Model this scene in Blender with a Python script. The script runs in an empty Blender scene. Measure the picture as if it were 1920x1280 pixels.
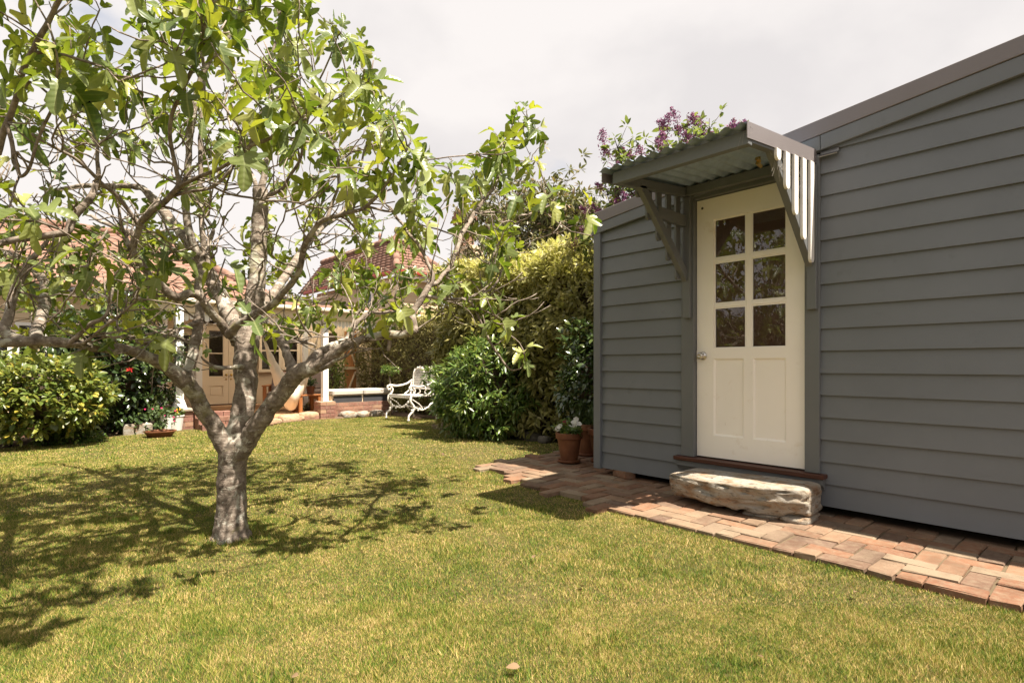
import bpy, bmesh, math, random
import numpy as np
from mathutils import Vector, Matrix, noise

R = random.Random(7)
NR = np.random.RandomState(11)
sc = bpy.context.scene
COL = sc.collection

# ------------------------------------------------------------------ camera, sky, sun, exposure
F = 1040.0                                   # focal length in pixels of a 1920 wide picture
YAW = math.radians(42.204)
CA, SA = math.cos(YAW), math.sin(YAW)
cam_d = bpy.data.cameras.new('camera')
cam = bpy.data.objects.new('camera', cam_d)
COL.objects.link(cam)
cam.location = (0, 0, 1.0)
cam.rotation_euler = (math.pi / 2, 0, -YAW)
cam_d.sensor_width = 36.0
cam_d.lens = 36.0 * F / 1920.0
cam_d.shift_y = 45.0 / 1920.0
cam_d.clip_start = 0.05
cam_d.clip_end = 2000
sc.camera = cam

SUN_DIR = Vector((0.10, -0.455, 1.0)).normalized()
sun_d = bpy.data.lights.new('sun', 'SUN')
sun = bpy.data.objects.new('sun', sun_d)
COL.objects.link(sun)
sun_d.energy = 5.0
sun_d.angle = math.radians(0.6)
sun_d.color = (1.0, 0.905, 0.77)
sun.rotation_euler = SUN_DIR.to_track_quat('Z', 'Y').to_euler()
sun.location = (0, 0, 20)

world = bpy.data.worlds.new('World')
sc.world = world
world.use_nodes = True
wt = world.node_tree
wt.nodes.clear()
w_out = wt.nodes.new('ShaderNodeOutputWorld')
w_bg = wt.nodes.new('ShaderNodeBackground')
w_sky = wt.nodes.new('ShaderNodeTexSky')
w_sky.sky_type = 'NISHITA'
w_sky.sun_disc = False
w_sky.sun_elevation = math.asin(SUN_DIR.z)
w_sky.sun_rotation = math.atan2(SUN_DIR.x, SUN_DIR.y)
w_sc = wt.nodes.new('ShaderNodeVectorMath'); w_sc.operation = 'SCALE'; w_sc.inputs['Scale'].default_value = 0.062
wt.links.new(w_sky.outputs[0], w_sc.inputs[0])
w_tc = wt.nodes.new('ShaderNodeTexCoord')
w_map = wt.nodes.new('ShaderNodeMapping'); w_map.inputs['Scale'].default_value = (1.0, 1.0, 1.7); w_map.inputs['Location'].default_value = (2.35, 1.1, 0.7)
wt.links.new(w_tc.outputs['Generated'], w_map.inputs[0])
w_n1 = wt.nodes.new('ShaderNodeTexNoise'); w_n1.inputs['Scale'].default_value = 1.9; w_n1.inputs['Detail'].default_value = 7; w_n1.inputs['Roughness'].default_value = 0.55
w_n2 = wt.nodes.new('ShaderNodeTexNoise'); w_n2.inputs['Scale'].default_value = 2.7; w_n2.inputs['Detail'].default_value = 9; w_n2.inputs['Distortion'].default_value = 0.15
wt.links.new(w_map.outputs[0], w_n1.inputs['Vector']); wt.links.new(w_map.outputs[0], w_n2.inputs['Vector'])
w_r1 = wt.nodes.new('ShaderNodeValToRGB')                   # where the cloud cover is
w_r1.color_ramp.elements[0].position = 0.16; w_r1.color_ramp.elements[1].position = 0.36
wt.links.new(w_n1.outputs[0], w_r1.inputs[0])
w_r2 = wt.nodes.new('ShaderNodeValToRGB')                   # thicker grey and thin white cloud
w_r2.color_ramp.elements[0].position = 0.34; w_r2.color_ramp.elements[0].color = (0.290, 0.277, 0.276, 1)
w_r2.color_ramp.elements[1].position = 0.56; w_r2.color_ramp.elements[1].color = (0.345, 0.328, 0.320, 1)
wt.links.new(w_n2.outputs[0], w_r2.inputs[0])
w_mx = wt.nodes.new('ShaderNodeMixRGB')
wt.links.new(w_r1.outputs[0], w_mx.inputs[0]); wt.links.new(w_sc.outputs[0], w_mx.inputs[1]); wt.links.new(w_r2.outputs[0], w_mx.inputs[2])
wt.links.new(w_mx.outputs[0], w_bg.inputs[0]); w_bg.inputs[1].default_value = 1.0
wt.links.new(w_bg.outputs[0], w_out.inputs[0])

sc.view_settings.view_transform = 'Standard'
sc.view_settings.look = 'None'
sc.view_settings.gamma = 1.0
sc.view_settings.use_curve_mapping = False
sc.view_settings.exposure = 1.5
sc.render.engine = 'CYCLES'
sc.cycles.max_bounces = 8
sc.cycles.transparent_max_bounces = 12

# ------------------------------------------------------------------ measuring helpers (survey of the place)
def cam_pt(px, py, Z):
    X = (px - 960) / F * Z
    return Vector((CA * X + SA * Z, -SA * X + CA * Z, 1 + (685 - py) / F * Z))
def on_y(px, py, y):
    r = (px - 960) / F
    return cam_pt(px, py, y / (-SA * r + CA))
def on_x(px, py, x):
    r = (px - 960) / F
    return cam_pt(px, py, x / (CA * r + SA))
def on_z(px, py, z):
    return cam_pt(px, py, F * (1 - z) / (py - 685))
def project(P):
    P = np.asarray(P, float)
    X = CA * P[..., 0] - SA * P[..., 1]
    Z = SA * P[..., 0] + CA * P[..., 1]
    Zs = np.where(np.abs(Z) < 1e-3, 1e-3, Z)
    return 960 + F * X / Zs, 685 - F * (P[..., 2] - 1) / Zs, Z
def smooth01(t):
    t = np.clip(t, 0, 1)
    return t * t * (3 - 2 * t)
def lawn_z(x, y):
    x = np.asarray(x, float); y = np.asarray(y, float)
    z = -0.022 - 0.085 * smooth01((y - 6.5) / 4.5) - 0.006 * smooth01((1.5 - y) / 1.3) * smooth01((x - 1.5) / 1.4)
    return z + 0.006 * np.sin(x * 1.7 + 0.6 * y) * np.cos(y * 1.3 - 0.4 * x)

# ------------------------------------------------------------------ materials
def nm(name, rough=0.6, spec=0.3):
    m = bpy.data.materials.new(name); m.use_nodes = True
    nt = m.node_tree; b = nt.nodes['Principled BSDF']
    b.inputs['Roughness'].default_value = rough
    b.inputs['Specular IOR Level'].default_value = spec
    return m, nt, b
def N(nt, t, **kw):
    n = nt.nodes.new(t)
    for k, v in kw.items():
        if k in n.inputs: n.inputs[k].default_value = v
        else: setattr(n, k, v)
    return n
def ramp(nt, src, stops):
    r = nt.nodes.new('ShaderNodeValToRGB')
    el = r.color_ramp.elements
    while len(el) < len(stops): el.new(0.5)
    for e, (p, c) in zip(el, stops):
        e.position = p; e.color = (c[0], c[1], c[2], 1)
    nt.links.new(src, r.inputs[0])
    return r
def coords(nt, scale=None, kind='Object'):
    tc = nt.nodes.new('ShaderNodeTexCoord')
    if scale is None: return tc.outputs[kind]
    mp = N(nt, 'ShaderNodeMapping'); mp.inputs['Scale'].default_value = scale
    nt.links.new(tc.outputs[kind], mp.inputs[0])
    return mp.outputs[0]
def noise_tex(nt, vec, scale, detail=4, rough=0.5, dist=0.0):
    n = N(nt, 'ShaderNodeTexNoise', Scale=scale, Detail=detail, Roughness=rough, Distortion=dist)
    if vec is not None: nt.links.new(vec, n.inputs['Vector'])
    return n.outputs[0]
def mixc(nt, fac, a, b, mode='MIX'):
    m = nt.nodes.new('ShaderNodeMixRGB'); m.blend_type = mode
    for i, v in ((0, fac), (1, a), (2, b)):
        if hasattr(v, 'is_linked') or isinstance(v, bpy.types.NodeSocket): nt.links.new(v, m.inputs[i])
        elif i == 0: m.inputs[0].default_value = v
        else: m.inputs[i].default_value = (v[0], v[1], v[2], 1)
    return m.outputs[0]
def bump(nt, b, h, strength=0.3, dist=0.01):
    bp = N(nt, 'ShaderNodeBump', Strength=strength, Distance=dist)
    nt.links.new(h, bp.inputs['Height']); nt.links.new(bp.outputs[0], b.inputs['Normal'])
def paint(name, col, rough=0.5, var=0.12, grain=(3, 3, 40), dirt=None):
    m, nt, b = nm(name, rough, 0.35)
    v = coords(nt)
    n1 = noise_tex(nt, v, 1.3, 5, 0.6)
    lo = tuple(c * (1 - var) for c in col); hi = tuple(c * (1 + var) for c in col)
    r = ramp(nt, n1, [(0.3, lo), (0.7, hi)])
    out = r.outputs[0]
    if dirt:
        d = ramp(nt, noise_tex(nt, v, 7, 8, 0.7), [(0.60, (0, 0, 0)), (0.78, (1, 1, 1))])
        out = mixc(nt, d.outputs[0], out, dirt)
    nt.links.new(out, b.inputs['Base Color'])
    bump(nt, b, noise_tex(nt, coords(nt, grain), 14, 4), 0.12, 0.004)
    return m
def wood(name, c1, c2, rough=0.55, scale=(30, 30, 2)):
    m, nt, b = nm(name, rough, 0.3)
    v = coords(nt, scale)
    n = noise_tex(nt, v, 2.0, 6, 0.6, 0.5)
    r = ramp(nt, n, [(0.3, c1), (0.7, c2)])
    nt.links.new(r.outputs[0], b.inputs['Base Color'])
    bump(nt, b, n, 0.25, 0.004)
    return m
def random_value(nt):
    g = nt.nodes.new('ShaderNodeNewGeometry'); o = nt.nodes.new('ShaderNodeObjectInfo')
    a = N(nt, 'ShaderNodeMath', operation='ADD'); nt.links.new(g.outputs['Random Per Island'], a.inputs[0]); nt.links.new(o.outputs['Random'], a.inputs[1])
    f = N(nt, 'ShaderNodeMath', operation='FRACT'); nt.links.new(a.outputs[0], f.inputs[0])
    return f.outputs[0], g
def leaf_mat(name, stops, rough=0.42, transl=0.3, back=1.3, vein=None, spec=0.45, tcol=(1.15, 1.2, 0.55), edge=None):
    m, nt, b = nm(name, rough, spec)
    rv, g = random_value(nt)
    col = ramp(nt, rv, stops).outputs[0]
    if vein or edge:
        uv = nt.nodes.new('ShaderNodeUVMap')
        sx = nt.nodes.new('ShaderNodeSeparateXYZ'); nt.links.new(uv.outputs[0], sx.inputs[0])
        ab = N(nt, 'ShaderNodeMath', operation='ABSOLUTE'); nt.links.new(sx.outputs[0], ab.inputs[0])
        if vein:
            lt = ramp(nt, ab.outputs[0], [(0.0, (1, 1, 1)), (0.035, (0, 0, 0))])
            s = N(nt, 'ShaderNodeMath', operation='MULTIPLY_ADD'); nt.links.new(ab.outputs[0], s.inputs[0]); s.inputs[1].default_value = -0.75
            nt.links.new(sx.outputs[1], s.inputs[2])
            sw = N(nt, 'ShaderNodeMath', operation='SINE'); mu = N(nt, 'ShaderNodeMath', operation='MULTIPLY'); mu.inputs[1].default_value = 48
            nt.links.new(s.outputs[0], mu.inputs[0]); nt.links.new(mu.outputs[0], sw.inputs[0])
            l2 = ramp(nt, sw.outputs[0], [(0.80, (0, 0, 0)), (1.0, (0.22, 0.22, 0.22))])
            mxv = mixc(nt, 1.0, lt.outputs[0], l2.outputs[0], 'ADD')
            col = mixc(nt, mxv, col, vein)
            bump(nt, b, sw.outputs[0], 0.12, 0.003)
        if edge:
            le = ramp(nt, ab.outputs[0], [(0.13, (0, 0, 0)), (0.17, (1, 1, 1))])
            col = mixc(nt, le.outputs[0], col, edge)
    hs = N(nt, 'ShaderNodeHueSaturation'); hs.inputs['Saturation'].default_value = 0.8; hs.inputs['Value'].default_value = back
    nt.links.new(col, hs.inputs['Color'])
    col2 = mixc(nt, g.outputs['Backfacing'], col, hs.outputs[0])
    nt.links.new(col2, b.inputs['Base Color'])
    tr = nt.nodes.new('ShaderNodeBsdfTranslucent')
    tc = mixc(nt, 1.0, col2, tcol, 'MULTIPLY')
    nt.links.new(tc, tr.inputs['Color'])
    ms = N(nt, 'ShaderNodeMixShader'); ms.inputs[0].default_value = transl
    nt.links.new(b.outputs[0], ms.inputs[1]); nt.links.new(tr.outputs[0], ms.inputs[2])
    nt.links.new(ms.outputs[0], nt.nodes['Material Output'].inputs['Surface'])
    return m

M = {}
M['shed_paint'] = paint('grey_weatherboard_paint', (0.146, 0.156, 0.168), 0.5, 0.09, dirt=(0.125, 0.134, 0.142))
M['trim_paint'] = paint('grey_trim_paint', (0.136, 0.142, 0.145), 0.45, 0.10)
M['capping'] = paint('brown_grey_metal_capping', (0.180, 0.162, 0.165), 0.42, 0.06)
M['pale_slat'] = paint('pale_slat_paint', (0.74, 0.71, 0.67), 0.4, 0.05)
def grimy_door():
    m = paint('cream_door_paint', (0.90, 0.845, 0.775), 0.45, 0.03, dirt=(0.76, 0.67, 0.56)); nt = m.node_tree; b = nt.nodes['Principled BSDF']
    src = b.inputs['Base Color'].links[0].from_socket
    v = coords(nt, (1, 26, 3)); n = noise_tex(nt, v, 5, 7, 0.75)
    n2 = noise_tex(nt, coords(nt), 3.2, 6, 0.7)
    f = mixc(nt, 1.0, ramp(nt, n, [(0.60, (0, 0, 0)), (0.75, (0.7, 0.7, 0.7))]).outputs[0], ramp(nt, n2, [(0.50, (0, 0, 0)), (0.62, (1, 1, 1))]).outputs[0], 'MULTIPLY')
    nt.links.new(mixc(nt, f, src, (0.42, 0.34, 0.25)), b.inputs['Base Color'])
    return m
M['door_paint'] = grimy_door()
if False: M['door_paint'] = paint('cream_door_paint', (0.90, 0.845, 0.775), 0.5, 0.03, dirt=(0.76, 0.67, 0.56))
M['sill_wood'] = wood('red_brown_sill_timber', (0.05, 0.019, 0.012), (0.095, 0.036, 0.021), 0.5, (30, 2, 30))
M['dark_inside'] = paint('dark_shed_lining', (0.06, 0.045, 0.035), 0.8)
M['brown_blind'] = paint('dark_brown_blind', (0.13, 0.072, 0.047), 0.8, 0.15)
M['white_paint'] = paint('white_house_paint', (0.80, 0.78, 0.74), 0.5, 0.03)
M['cream_board'] = paint('cream_house_boards', (0.62, 0.49, 0.33), 0.6, 0.06)
M['cream_trim'] = paint('cream_house_trim', (0.70, 0.57, 0.40), 0.5, 0.05)
M['orange_timber'] = wood('orange_gate_timber', (0.36, 0.15, 0.05), (0.52, 0.25, 0.10))
M['deck_wood'] = wood('warm_deck_timber', (0.38, 0.21, 0.10), (0.52, 0.32, 0.17), 0.5, (2, 30, 30))
M['chair_wood'] = wood('oiled_chair_timber', (0.22, 0.08, 0.025), (0.36, 0.15, 0.05))
M['cushion'] = paint('taupe_cushion_cloth', (0.23, 0.175, 0.15), 0.9, 0.1)
M['seat_cushion'] = paint('pale_bench_cushion_cloth', (0.52, 0.48, 0.42), 0.9, 0.1)
M['dark_panel'] = paint('charcoal_seat_panel', (0.055, 0.055, 0.06), 0.6)
M['cast_iron'] = paint('flaking_white_cast_iron', (0.72, 0.68, 0.62), 0.5, 0.06, dirt=(0.30, 0.22, 0.16))
M['hammock'] = paint('natural_cotton_cloth', (0.66, 0.57, 0.45), 0.95, 0.1, (60, 60, 3))
M['red_metal'] = paint('dark_red_gutter_metal', (0.28, 0.045, 0.03), 0.45, 0.08)
M['cream_metal'] = paint('cream_gutter_metal', (0.66, 0.58, 0.46), 0.45, 0.05)
M['stem_dark'] = paint('brown_stem_bark', (0.075, 0.05, 0.035), 0.9, 0.3)
M['soil'] = paint('dry_red_brown_soil', (0.115, 0.078, 0.05), 0.95, 0.35)
M['white_pot'] = paint('white_glazed_pot', (0.72, 0.70, 0.66), 0.4, 0.05)

def mk_brick(name, stops, stain):
    m, nt, b = nm(name, 0.85, 0.2)
    o = nt.nodes.new('ShaderNodeObjectInfo'); g = nt.nodes.new('ShaderNodeNewGeometry')
    a = N(nt, 'ShaderNodeMath', operation='ADD'); nt.links.new(o.outputs['Random'], a.inputs[0]); nt.links.new(g.outputs['Random Per Island'], a.inputs[1])
    f = N(nt, 'ShaderNodeMath', operation='FRACT'); nt.links.new(a.outputs[0], f.inputs[0])
    c = ramp(nt, f.outputs[0], stops).outputs[0]
    pos = g.outputs['Position']
    n1 = noise_tex(nt, pos, 26, 8, 0.7)
    c = mixc(nt, ramp(nt, n1, [(0.42, (0, 0, 0)), (0.70, (0.75, 0.75, 0.75))]).outputs[0], c, stain)
    n3 = noise_tex(nt, pos, 5, 5, 0.6)
    c = mixc(nt, ramp(nt, n3, [(0.45, (0, 0, 0)), (0.65, (0.6, 0.6, 0.6))]).outputs[0], c, mixc(nt, 1.0, c, (0.55, 0.52, 0.50), 'MULTIPLY'))
    n4 = noise_tex(nt, pos, 130, 3, 0.6)
    c = mixc(nt, ramp(nt, n4, [(0.60, (0, 0, 0)), (0.70, (0.7, 0.7, 0.7))]).outputs[0], c, (0.09, 0.06, 0.045))
    nt.links.new(c, b.inputs['Base Color'])
    bump(nt, b, mixc(nt, 0.5, n1, n4), 0.5, 0.006)
    return m
M['paver'] = mk_brick('worn_clay_paver', [(0.0, (0.225, 0.115, 0.066)), (0.16, (0.185, 0.092, 0.056)), (0.32, (0.235, 0.160, 0.105)), (0.48, (0.150, 0.092, 0.065)), (0.64, (0.24, 0.132, 0.078)), (0.82, (0.255, 0.195, 0.135)), (1.0, (0.125, 0.074, 0.055))], (0.23, 0.175, 0.12))
M['house_brick'] = mk_brick('house_clay_brick', [(0.0, (0.26, 0.115, 0.085)), (0.4, (0.22, 0.10, 0.08)), (0.8, (0.34, 0.17, 0.115)), (1.0, (0.42, 0.27, 0.17))], (0.34, 0.24, 0.18))
M['mortar'] = paint('pale_mortar', (0.42, 0.33, 0.25), 0.95, 0.2)
M['joint_soil'] = paint('sandy_joint_soil', (0.115, 0.085, 0.05), 0.95, 0.4)
M['roof_tile'] = mk_brick('terracotta_roof_tile', [(0.0, (0.27, 0.145, 0.105)), (0.5, (0.30, 0.165, 0.12)), (1.0, (0.22, 0.125, 0.095))], (0.24, 0.18, 0.145))

def mk_terracotta():
    m, nt, b = nm('terracotta_pot_clay', 0.6, 0.3)
    v = coords(nt)
    n1 = noise_tex(nt, v, 9, 6, 0.6)
    c = ramp(nt, n1, [(0.3, (0.11, 0.040, 0.018)), (0.6, (0.18, 0.070, 0.031)), (0.85, (0.25, 0.13, 0.075))]).outputs[0]
    nt.links.new(c, b.inputs['Base Color']); bump(nt, b, n1, 0.15, 0.004)
    return m
M['terracotta'] = mk_terracotta()

def mk_stone(name, cols, scale=5.0, rough=0.9, dark=(0.10, 0.075, 0.06)):
    m, nt, b = nm(name, rough, 0.2)
    g = nt.nodes.new('ShaderNodeNewGeometry'); pos = g.outputs['Position']
    mp = N(nt, 'ShaderNodeMapping'); mp.inputs['Scale'].default_value = (1, 1, 2.6); nt.links.new(pos, mp.inputs[0])
    n1 = noise_tex(nt, mp.outputs[0], scale, 8, 0.62, 0.6)
    c = ramp(nt, n1, cols).outputs[0]
    n2 = noise_tex(nt, mp.outputs[0], scale * 3.3, 7, 0.7, 0.4)
    c = mixc(nt, ramp(nt, n2, [(0.54, (0, 0, 0)), (0.66, (0.9, 0.9, 0.9))]).outputs[0], c, dark)
    n3 = noise_tex(nt, pos, scale * 22, 4, 0.6)
    c = mixc(nt, ramp(nt, n3, [(0.6, (0, 0, 0)), (0.75, (0.4, 0.4, 0.4))]).outputs[0], c, dark)
    nt.links.new(c, b.inputs['Base Color'])
    bump(nt, b, mixc(nt, 0.45, n2, n3), 1.0, 0.02)
    return m
M['sandstone'] = mk_stone('weathered_sandstone', [(0.28, (0.17, 0.105, 0.065)), (0.38, (0.30, 0.20, 0.125)), (0.48, (0.33, 0.285, 0.225)), (0.66, (0.39, 0.37, 0.335))], 7, 0.9, (0.075, 0.055, 0.045))
M['rockery'] = mk_stone('rockery_sandstone', [(0.3, (0.40, 0.24, 0.14)), (0.7, (0.50, 0.36, 0.24))], 7)
M['grey_rock'] = mk_stone('mossy_grey_rock', [(0.3, (0.10, 0.09, 0.07)), (0.7, (0.19, 0.17, 0.14))], 8)

def mk_bark(name, tint=1.0, lichen=True):
    m, nt, b = nm(name, 0.85, 0.25)
    g = nt.nodes.new('ShaderNodeNewGeometry'); pos = g.outputs['Position']
    n1 = noise_tex(nt, pos, 21, 9, 0.75, 0.3)
    c = ramp(nt, n1, [(0.34, (0.060 * tint, 0.043 * tint, 0.032 * tint)), (0.50, (0.205 * tint, 0.165 * tint, 0.132 * tint)), (0.68, (0.36 * tint, 0.31 * tint, 0.26 * tint))]).outputs[0]
    mp = N(nt, 'ShaderNodeMapping'); mp.inputs['Scale'].default_value = (14, 14, 70); nt.links.new(pos, mp.inputs[0])
    n2 = noise_tex(nt, mp.outputs[0], 1.0, 4, 0.6)
    c = mixc(nt, ramp(nt, n2, [(0.55, (0, 0, 0)), (0.72, (0.55, 0.55, 0.55))]).outputs[0], c, (0.06 * tint, 0.042 * tint, 0.03 * tint))
    if lichen:
        n3 = noise_tex(nt, pos, 8.5, 7, 0.72, 0.8)
        c = mixc(nt, ramp(nt, n3, [(0.545, (0, 0, 0)), (0.585, (0.9, 0.9, 0.9))]).outputs[0], c, (0.42, 0.40, 0.34))
        n5 = noise_tex(nt, pos, 60, 4, 0.6)
        c = mixc(nt, ramp(nt, n5, [(0.63, (0, 0, 0)), (0.68, (0.8, 0.8, 0.8))]).outputs[0], c, (0.44, 0.43, 0.36))
        n4 = noise_tex(nt, pos, 4.2, 6, 0.7, 0.5)
        c = mixc(nt, ramp(nt, n4, [(0.58, (0, 0, 0)), (0.68, (0.55, 0.55, 0.55))]).outputs[0], c, (0.27, 0.25, 0.10))
    nt.links.new(c, b.inputs['Base Color'])
    bump(nt, b, mixc(nt, 0.5, n1, n2), 0.8, 0.012)
    return m
M['bark'] = mk_bark('lichened_fig_bark')
M['twig_bark'] = mk_bark('fig_twig_bark', 1.05, False)

def mk_glass(name, tint=(1, 1, 1)):
    m, nt, b = nm(name, 0.0, 0.5)
    nt.nodes.remove(b)
    fr = N(nt, 'ShaderNodeFresnel', IOR=1.52)
    gl = N(nt, 'ShaderNodeBsdfGlossy', Roughness=0.0); tr = N(nt, 'ShaderNodeBsdfTransparent'); tr.inputs[0].default_value = (*tint, 1)
    ms = nt.nodes.new('ShaderNodeMixShader')
    mu = N(nt, 'ShaderNodeMath', operation='MULTIPLY'); mu.inputs[1].default_value = 1.15; nt.links.new(fr.outputs[0], mu.inputs[0])
    nt.links.new(mu.outputs[0], ms.inputs[0]); nt.links.new(tr.outputs[0], ms.inputs[1]); nt.links.new(gl.outputs[0], ms.inputs[2])
    nt.links.new(ms.outputs[0], nt.nodes['Material Output'].inputs['Surface'])
    return m
M['glass'] = mk_glass('window_glass')
def mk_sheet():
    m, nt, b = nm('translucent_roof_sheet', 0.5, 0.4); b.inputs['Base Color'].default_value = (.75, .72, .66, 1)
    tr = nt.nodes.new('ShaderNodeBsdfTranslucent'); tr.inputs[0].default_value = (.85, .82, .76, 1)
    ms = N(nt, 'ShaderNodeMixShader'); ms.inputs[0].default_value = 0.72
    nt.links.new(b.outputs[0], ms.inputs[1]); nt.links.new(tr.outputs[0], ms.inputs[2]); nt.links.new(ms.outputs[0], nt.nodes['Material Output'].inputs['Surface'])
    return m
M['poly_sheet'] = mk_sheet()

def mk_metal(name, col, rough, stain=None, metal=1.0):
    m, nt, b = nm(name, rough, 0.5)
    b.inputs['Metallic'].default_value = metal
    n = noise_tex(nt, coords(nt), 11, 6, 0.65)
    c = ramp(nt, n, [(0.35, tuple(x * 0.7 for x in col)), (0.65, col)]).outputs[0]
    if stain:
        c = mixc(nt, ramp(nt, noise_tex(nt, coords(nt), 5, 6, 0.7), [(0.55, (0, 0, 0)), (0.72, (0.8, 0.8, 0.8))]).outputs[0], c, stain)
    nt.links.new(c, b.inputs['Base Color'])
    return m
M['steel'] = mk_metal('brushed_steel', (0.62, 0.58, 0.54), 0.28)
M['brass'] = mk_metal('aged_brass', (0.62, 0.42, 0.12), 0.32)
M['galvanised'] = mk_metal('weathered_galvanised_iron', (0.36, 0.46, 0.60), 0.40, (0.26, 0.30, 0.36), 0.15)
M['lead_flashing'] = mk_metal('grey_lead_flashing', (0.30, 0.29, 0.28), 0.5)
M['cobweb'] = paint('dusty_cobweb', (0.34, 0.31, 0.27), 0.95)

def mk_lawn():
    m, nt, b = nm('lawn_earth_and_thatch', 0.95, 0.1)
    g = nt.nodes.new('ShaderNodeNewGeometry'); pos = g.outputs['Position']
    n1 = noise_tex(nt, pos, 1.1, 5, 0.6); n2 = noise_tex(nt, pos, 45, 6, 0.7)
    c = ramp(nt, n1, [(0.35, (0.035, 0.045, 0.010)), (0.65, (0.105, 0.074, 0.034))]).outputs[0]
    c2 = ramp(nt, n2, [(0.3, (0.05, 0.05, 0.018)), (0.7, (0.24, 0.19, 0.08))]).outputs[0]
    nt.links.new(mixc(nt, 0.55, c, c2), b.inputs['Base Color'])
    bump(nt, b, n2, 0.9, 0.02)
    return m
M['lawn'] = mk_lawn()
def mk_grass():
    m, nt, b = nm('grass_blades', 0.6, 0.25)
    g = nt.nodes.new('ShaderNodeNewGeometry'); pos = g.outputs['Position']
    n1 = noise_tex(nt, pos, 1.6, 7, 0.68, 0.4); n2 = noise_tex(nt, pos, 6.0, 7, 0.72)
    mx = mixc(nt, 0.58, n1, n2)
    f = N(nt, 'ShaderNodeMath', operation='MULTIPLY_ADD'); nt.links.new(g.outputs['Random Per Island'], f.inputs[0]); f.inputs[1].default_value = 0.44
    sub = N(nt, 'ShaderNodeMath', operation='SUBTRACT'); nt.links.new(mx, sub.inputs[0]); sub.inputs[1].default_value = 0.215
    nt.links.new(sub.outputs[0], f.inputs[2])
    c = ramp(nt, f.outputs[0], [(0.32, (0.040, 0.098, 0.009)), (0.45, (0.130, 0.205, 0.020)), (0.555, (0.275, 0.275, 0.040)), (0.635, (0.46, 0.335, 0.112)), (0.77, (0.64, 0.46, 0.22))]).outputs[0]
    nt.links.new(c, b.inputs['Base Color'])
    tr = nt.nodes.new('ShaderNodeBsdfTranslucent'); nt.links.new(mixc(nt, 1.0, c, (1.1, 1.15, 0.6), 'MULTIPLY'), tr.inputs['Color'])
    ms = N(nt, 'ShaderNodeMixShader'); ms.inputs[0].default_value = 0.10
    nt.links.new(b.outputs[0], ms.inputs[1]); nt.links.new(tr.outputs[0], ms.inputs[2])
    nt.links.new(ms.outputs[0], nt.nodes['Material Output'].inputs['Surface'])
    return m
M['grass'] = mk_grass()

M['fig_leaf'] = leaf_mat('fig_leaf_green', [(0.0, (0.070, 0.118, 0.018)), (0.4, (0.140, 0.195, 0.030)), (0.75, (0.24, 0.28, 0.045)), (1.0, (0.38, 0.39, 0.07))], 0.33, 0.45, 1.2, vein=(0.25, 0.29, 0.09), spec=0.5, tcol=(1.2, 1.22, 0.5))
M['hedge_leaf'] = leaf_mat('variegated_hedge_leaf', [(0.0, (0.155, 0.155, 0.045)), (0.5, (0.25, 0.235, 0.075)), (1.0, (0.37, 0.33, 0.12))], 0.40, 0.34, 1.15, edge=(0.42, 0.38, 0.17))
M['hedge_tip'] = leaf_mat('yellow_hedge_top_leaf', [(0.0, (0.30, 0.30, 0.085)), (0.5, (0.42, 0.39, 0.145)), (1.0, (0.54, 0.49, 0.24))], 0.45, 0.33)  # yellow of new growth, with the sunlit hedge top put into the colour
M['fine_hedge_leaf'] = leaf_mat('fine_conifer_hedge_leaf', [(0.0, (0.11, 0.10, 0.026)), (0.6, (0.17, 0.15, 0.042)), (1.0, (0.25, 0.215, 0.065))], 0.6, 0.2, 1.1)
M['bright_leaf'] = leaf_mat('glossy_lance_leaf', [(0.0, (0.060, 0.110, 0.020)), (0.6, (0.10, 0.165, 0.030)), (1.0, (0.22, 0.26, 0.055))], 0.33, 0.28, 1.25, spec=0.55)
M['camellia_leaf'] = leaf_mat('dark_camellia_leaf', [(0.0, (0.030, 0.055, 0.016)), (0.7, (0.050, 0.080, 0.022)), (1.0, (0.09, 0.115, 0.03))], 0.22, 0.12, 1.3, spec=0.7)
M['citrus_leaf'] = leaf_mat('citrus_leaf', [(0.0, (0.075, 0.120, 0.020)), (0.6, (0.14, 0.17, 0.028)), (0.88, (0.25, 0.26, 0.045)), (1.0, (0.42, 0.33, 0.05))], 0.36, 0.28, 1.2)
M['lilac_leaf'] = leaf_mat('lilac_leaf', [(0.0, (0.085, 0.125, 0.025)), (1.0, (0.20, 0.235, 0.050))], 0.5, 0.4, 1.2)
M['lilac_bloom'] = leaf_mat('purple_lilac_floret', [(0.0, (0.15, 0.028, 0.085)), (0.6, (0.24, 0.065, 0.155)), (1.0, (0.38, 0.17, 0.28))], 0.7, 0.3, 1.0, tcol=(1, 0.8, 1))
M['photinia_leaf'] = leaf_mat('olive_tree_leaf', [(0.0, (0.070, 0.080, 0.028)), (0.6, (0.12, 0.125, 0.045)), (0.85, (0.19, 0.155, 0.07)), (1.0, (0.30, 0.19, 0.11))], 0.45, 0.28, 1.1)
M['herb_leaf'] = leaf_mat('fine_herb_leaf', [(0.0, (0.035, 0.065, 0.016)), (1.0, (0.07, 0.11, 0.028))], 0.6, 0.25)
M['petal_white'] = leaf_mat('white_petal', [(0.0, (0.74, 0.72, 0.66)), (1.0, (0.82, 0.80, 0.76))], 0.6, 0.3, 1.0, tcol=(1, 1, 1))
M['petal_pink'] = leaf_mat('magenta_petal', [(0.0, (0.45, 0.02, 0.10)), (1.0, (0.6, 0.04, 0.16))], 0.6, 0.3, 1.0, tcol=(1, 0.8, 0.9))
M['petal_red'] = leaf_mat('red_petal', [(0.0, (0.50, 0.012, 0.012)), (1.0, (0.66, 0.03, 0.02))], 0.6, 0.2, 1.0, tcol=(1, 0.7, 0.7))
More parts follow.
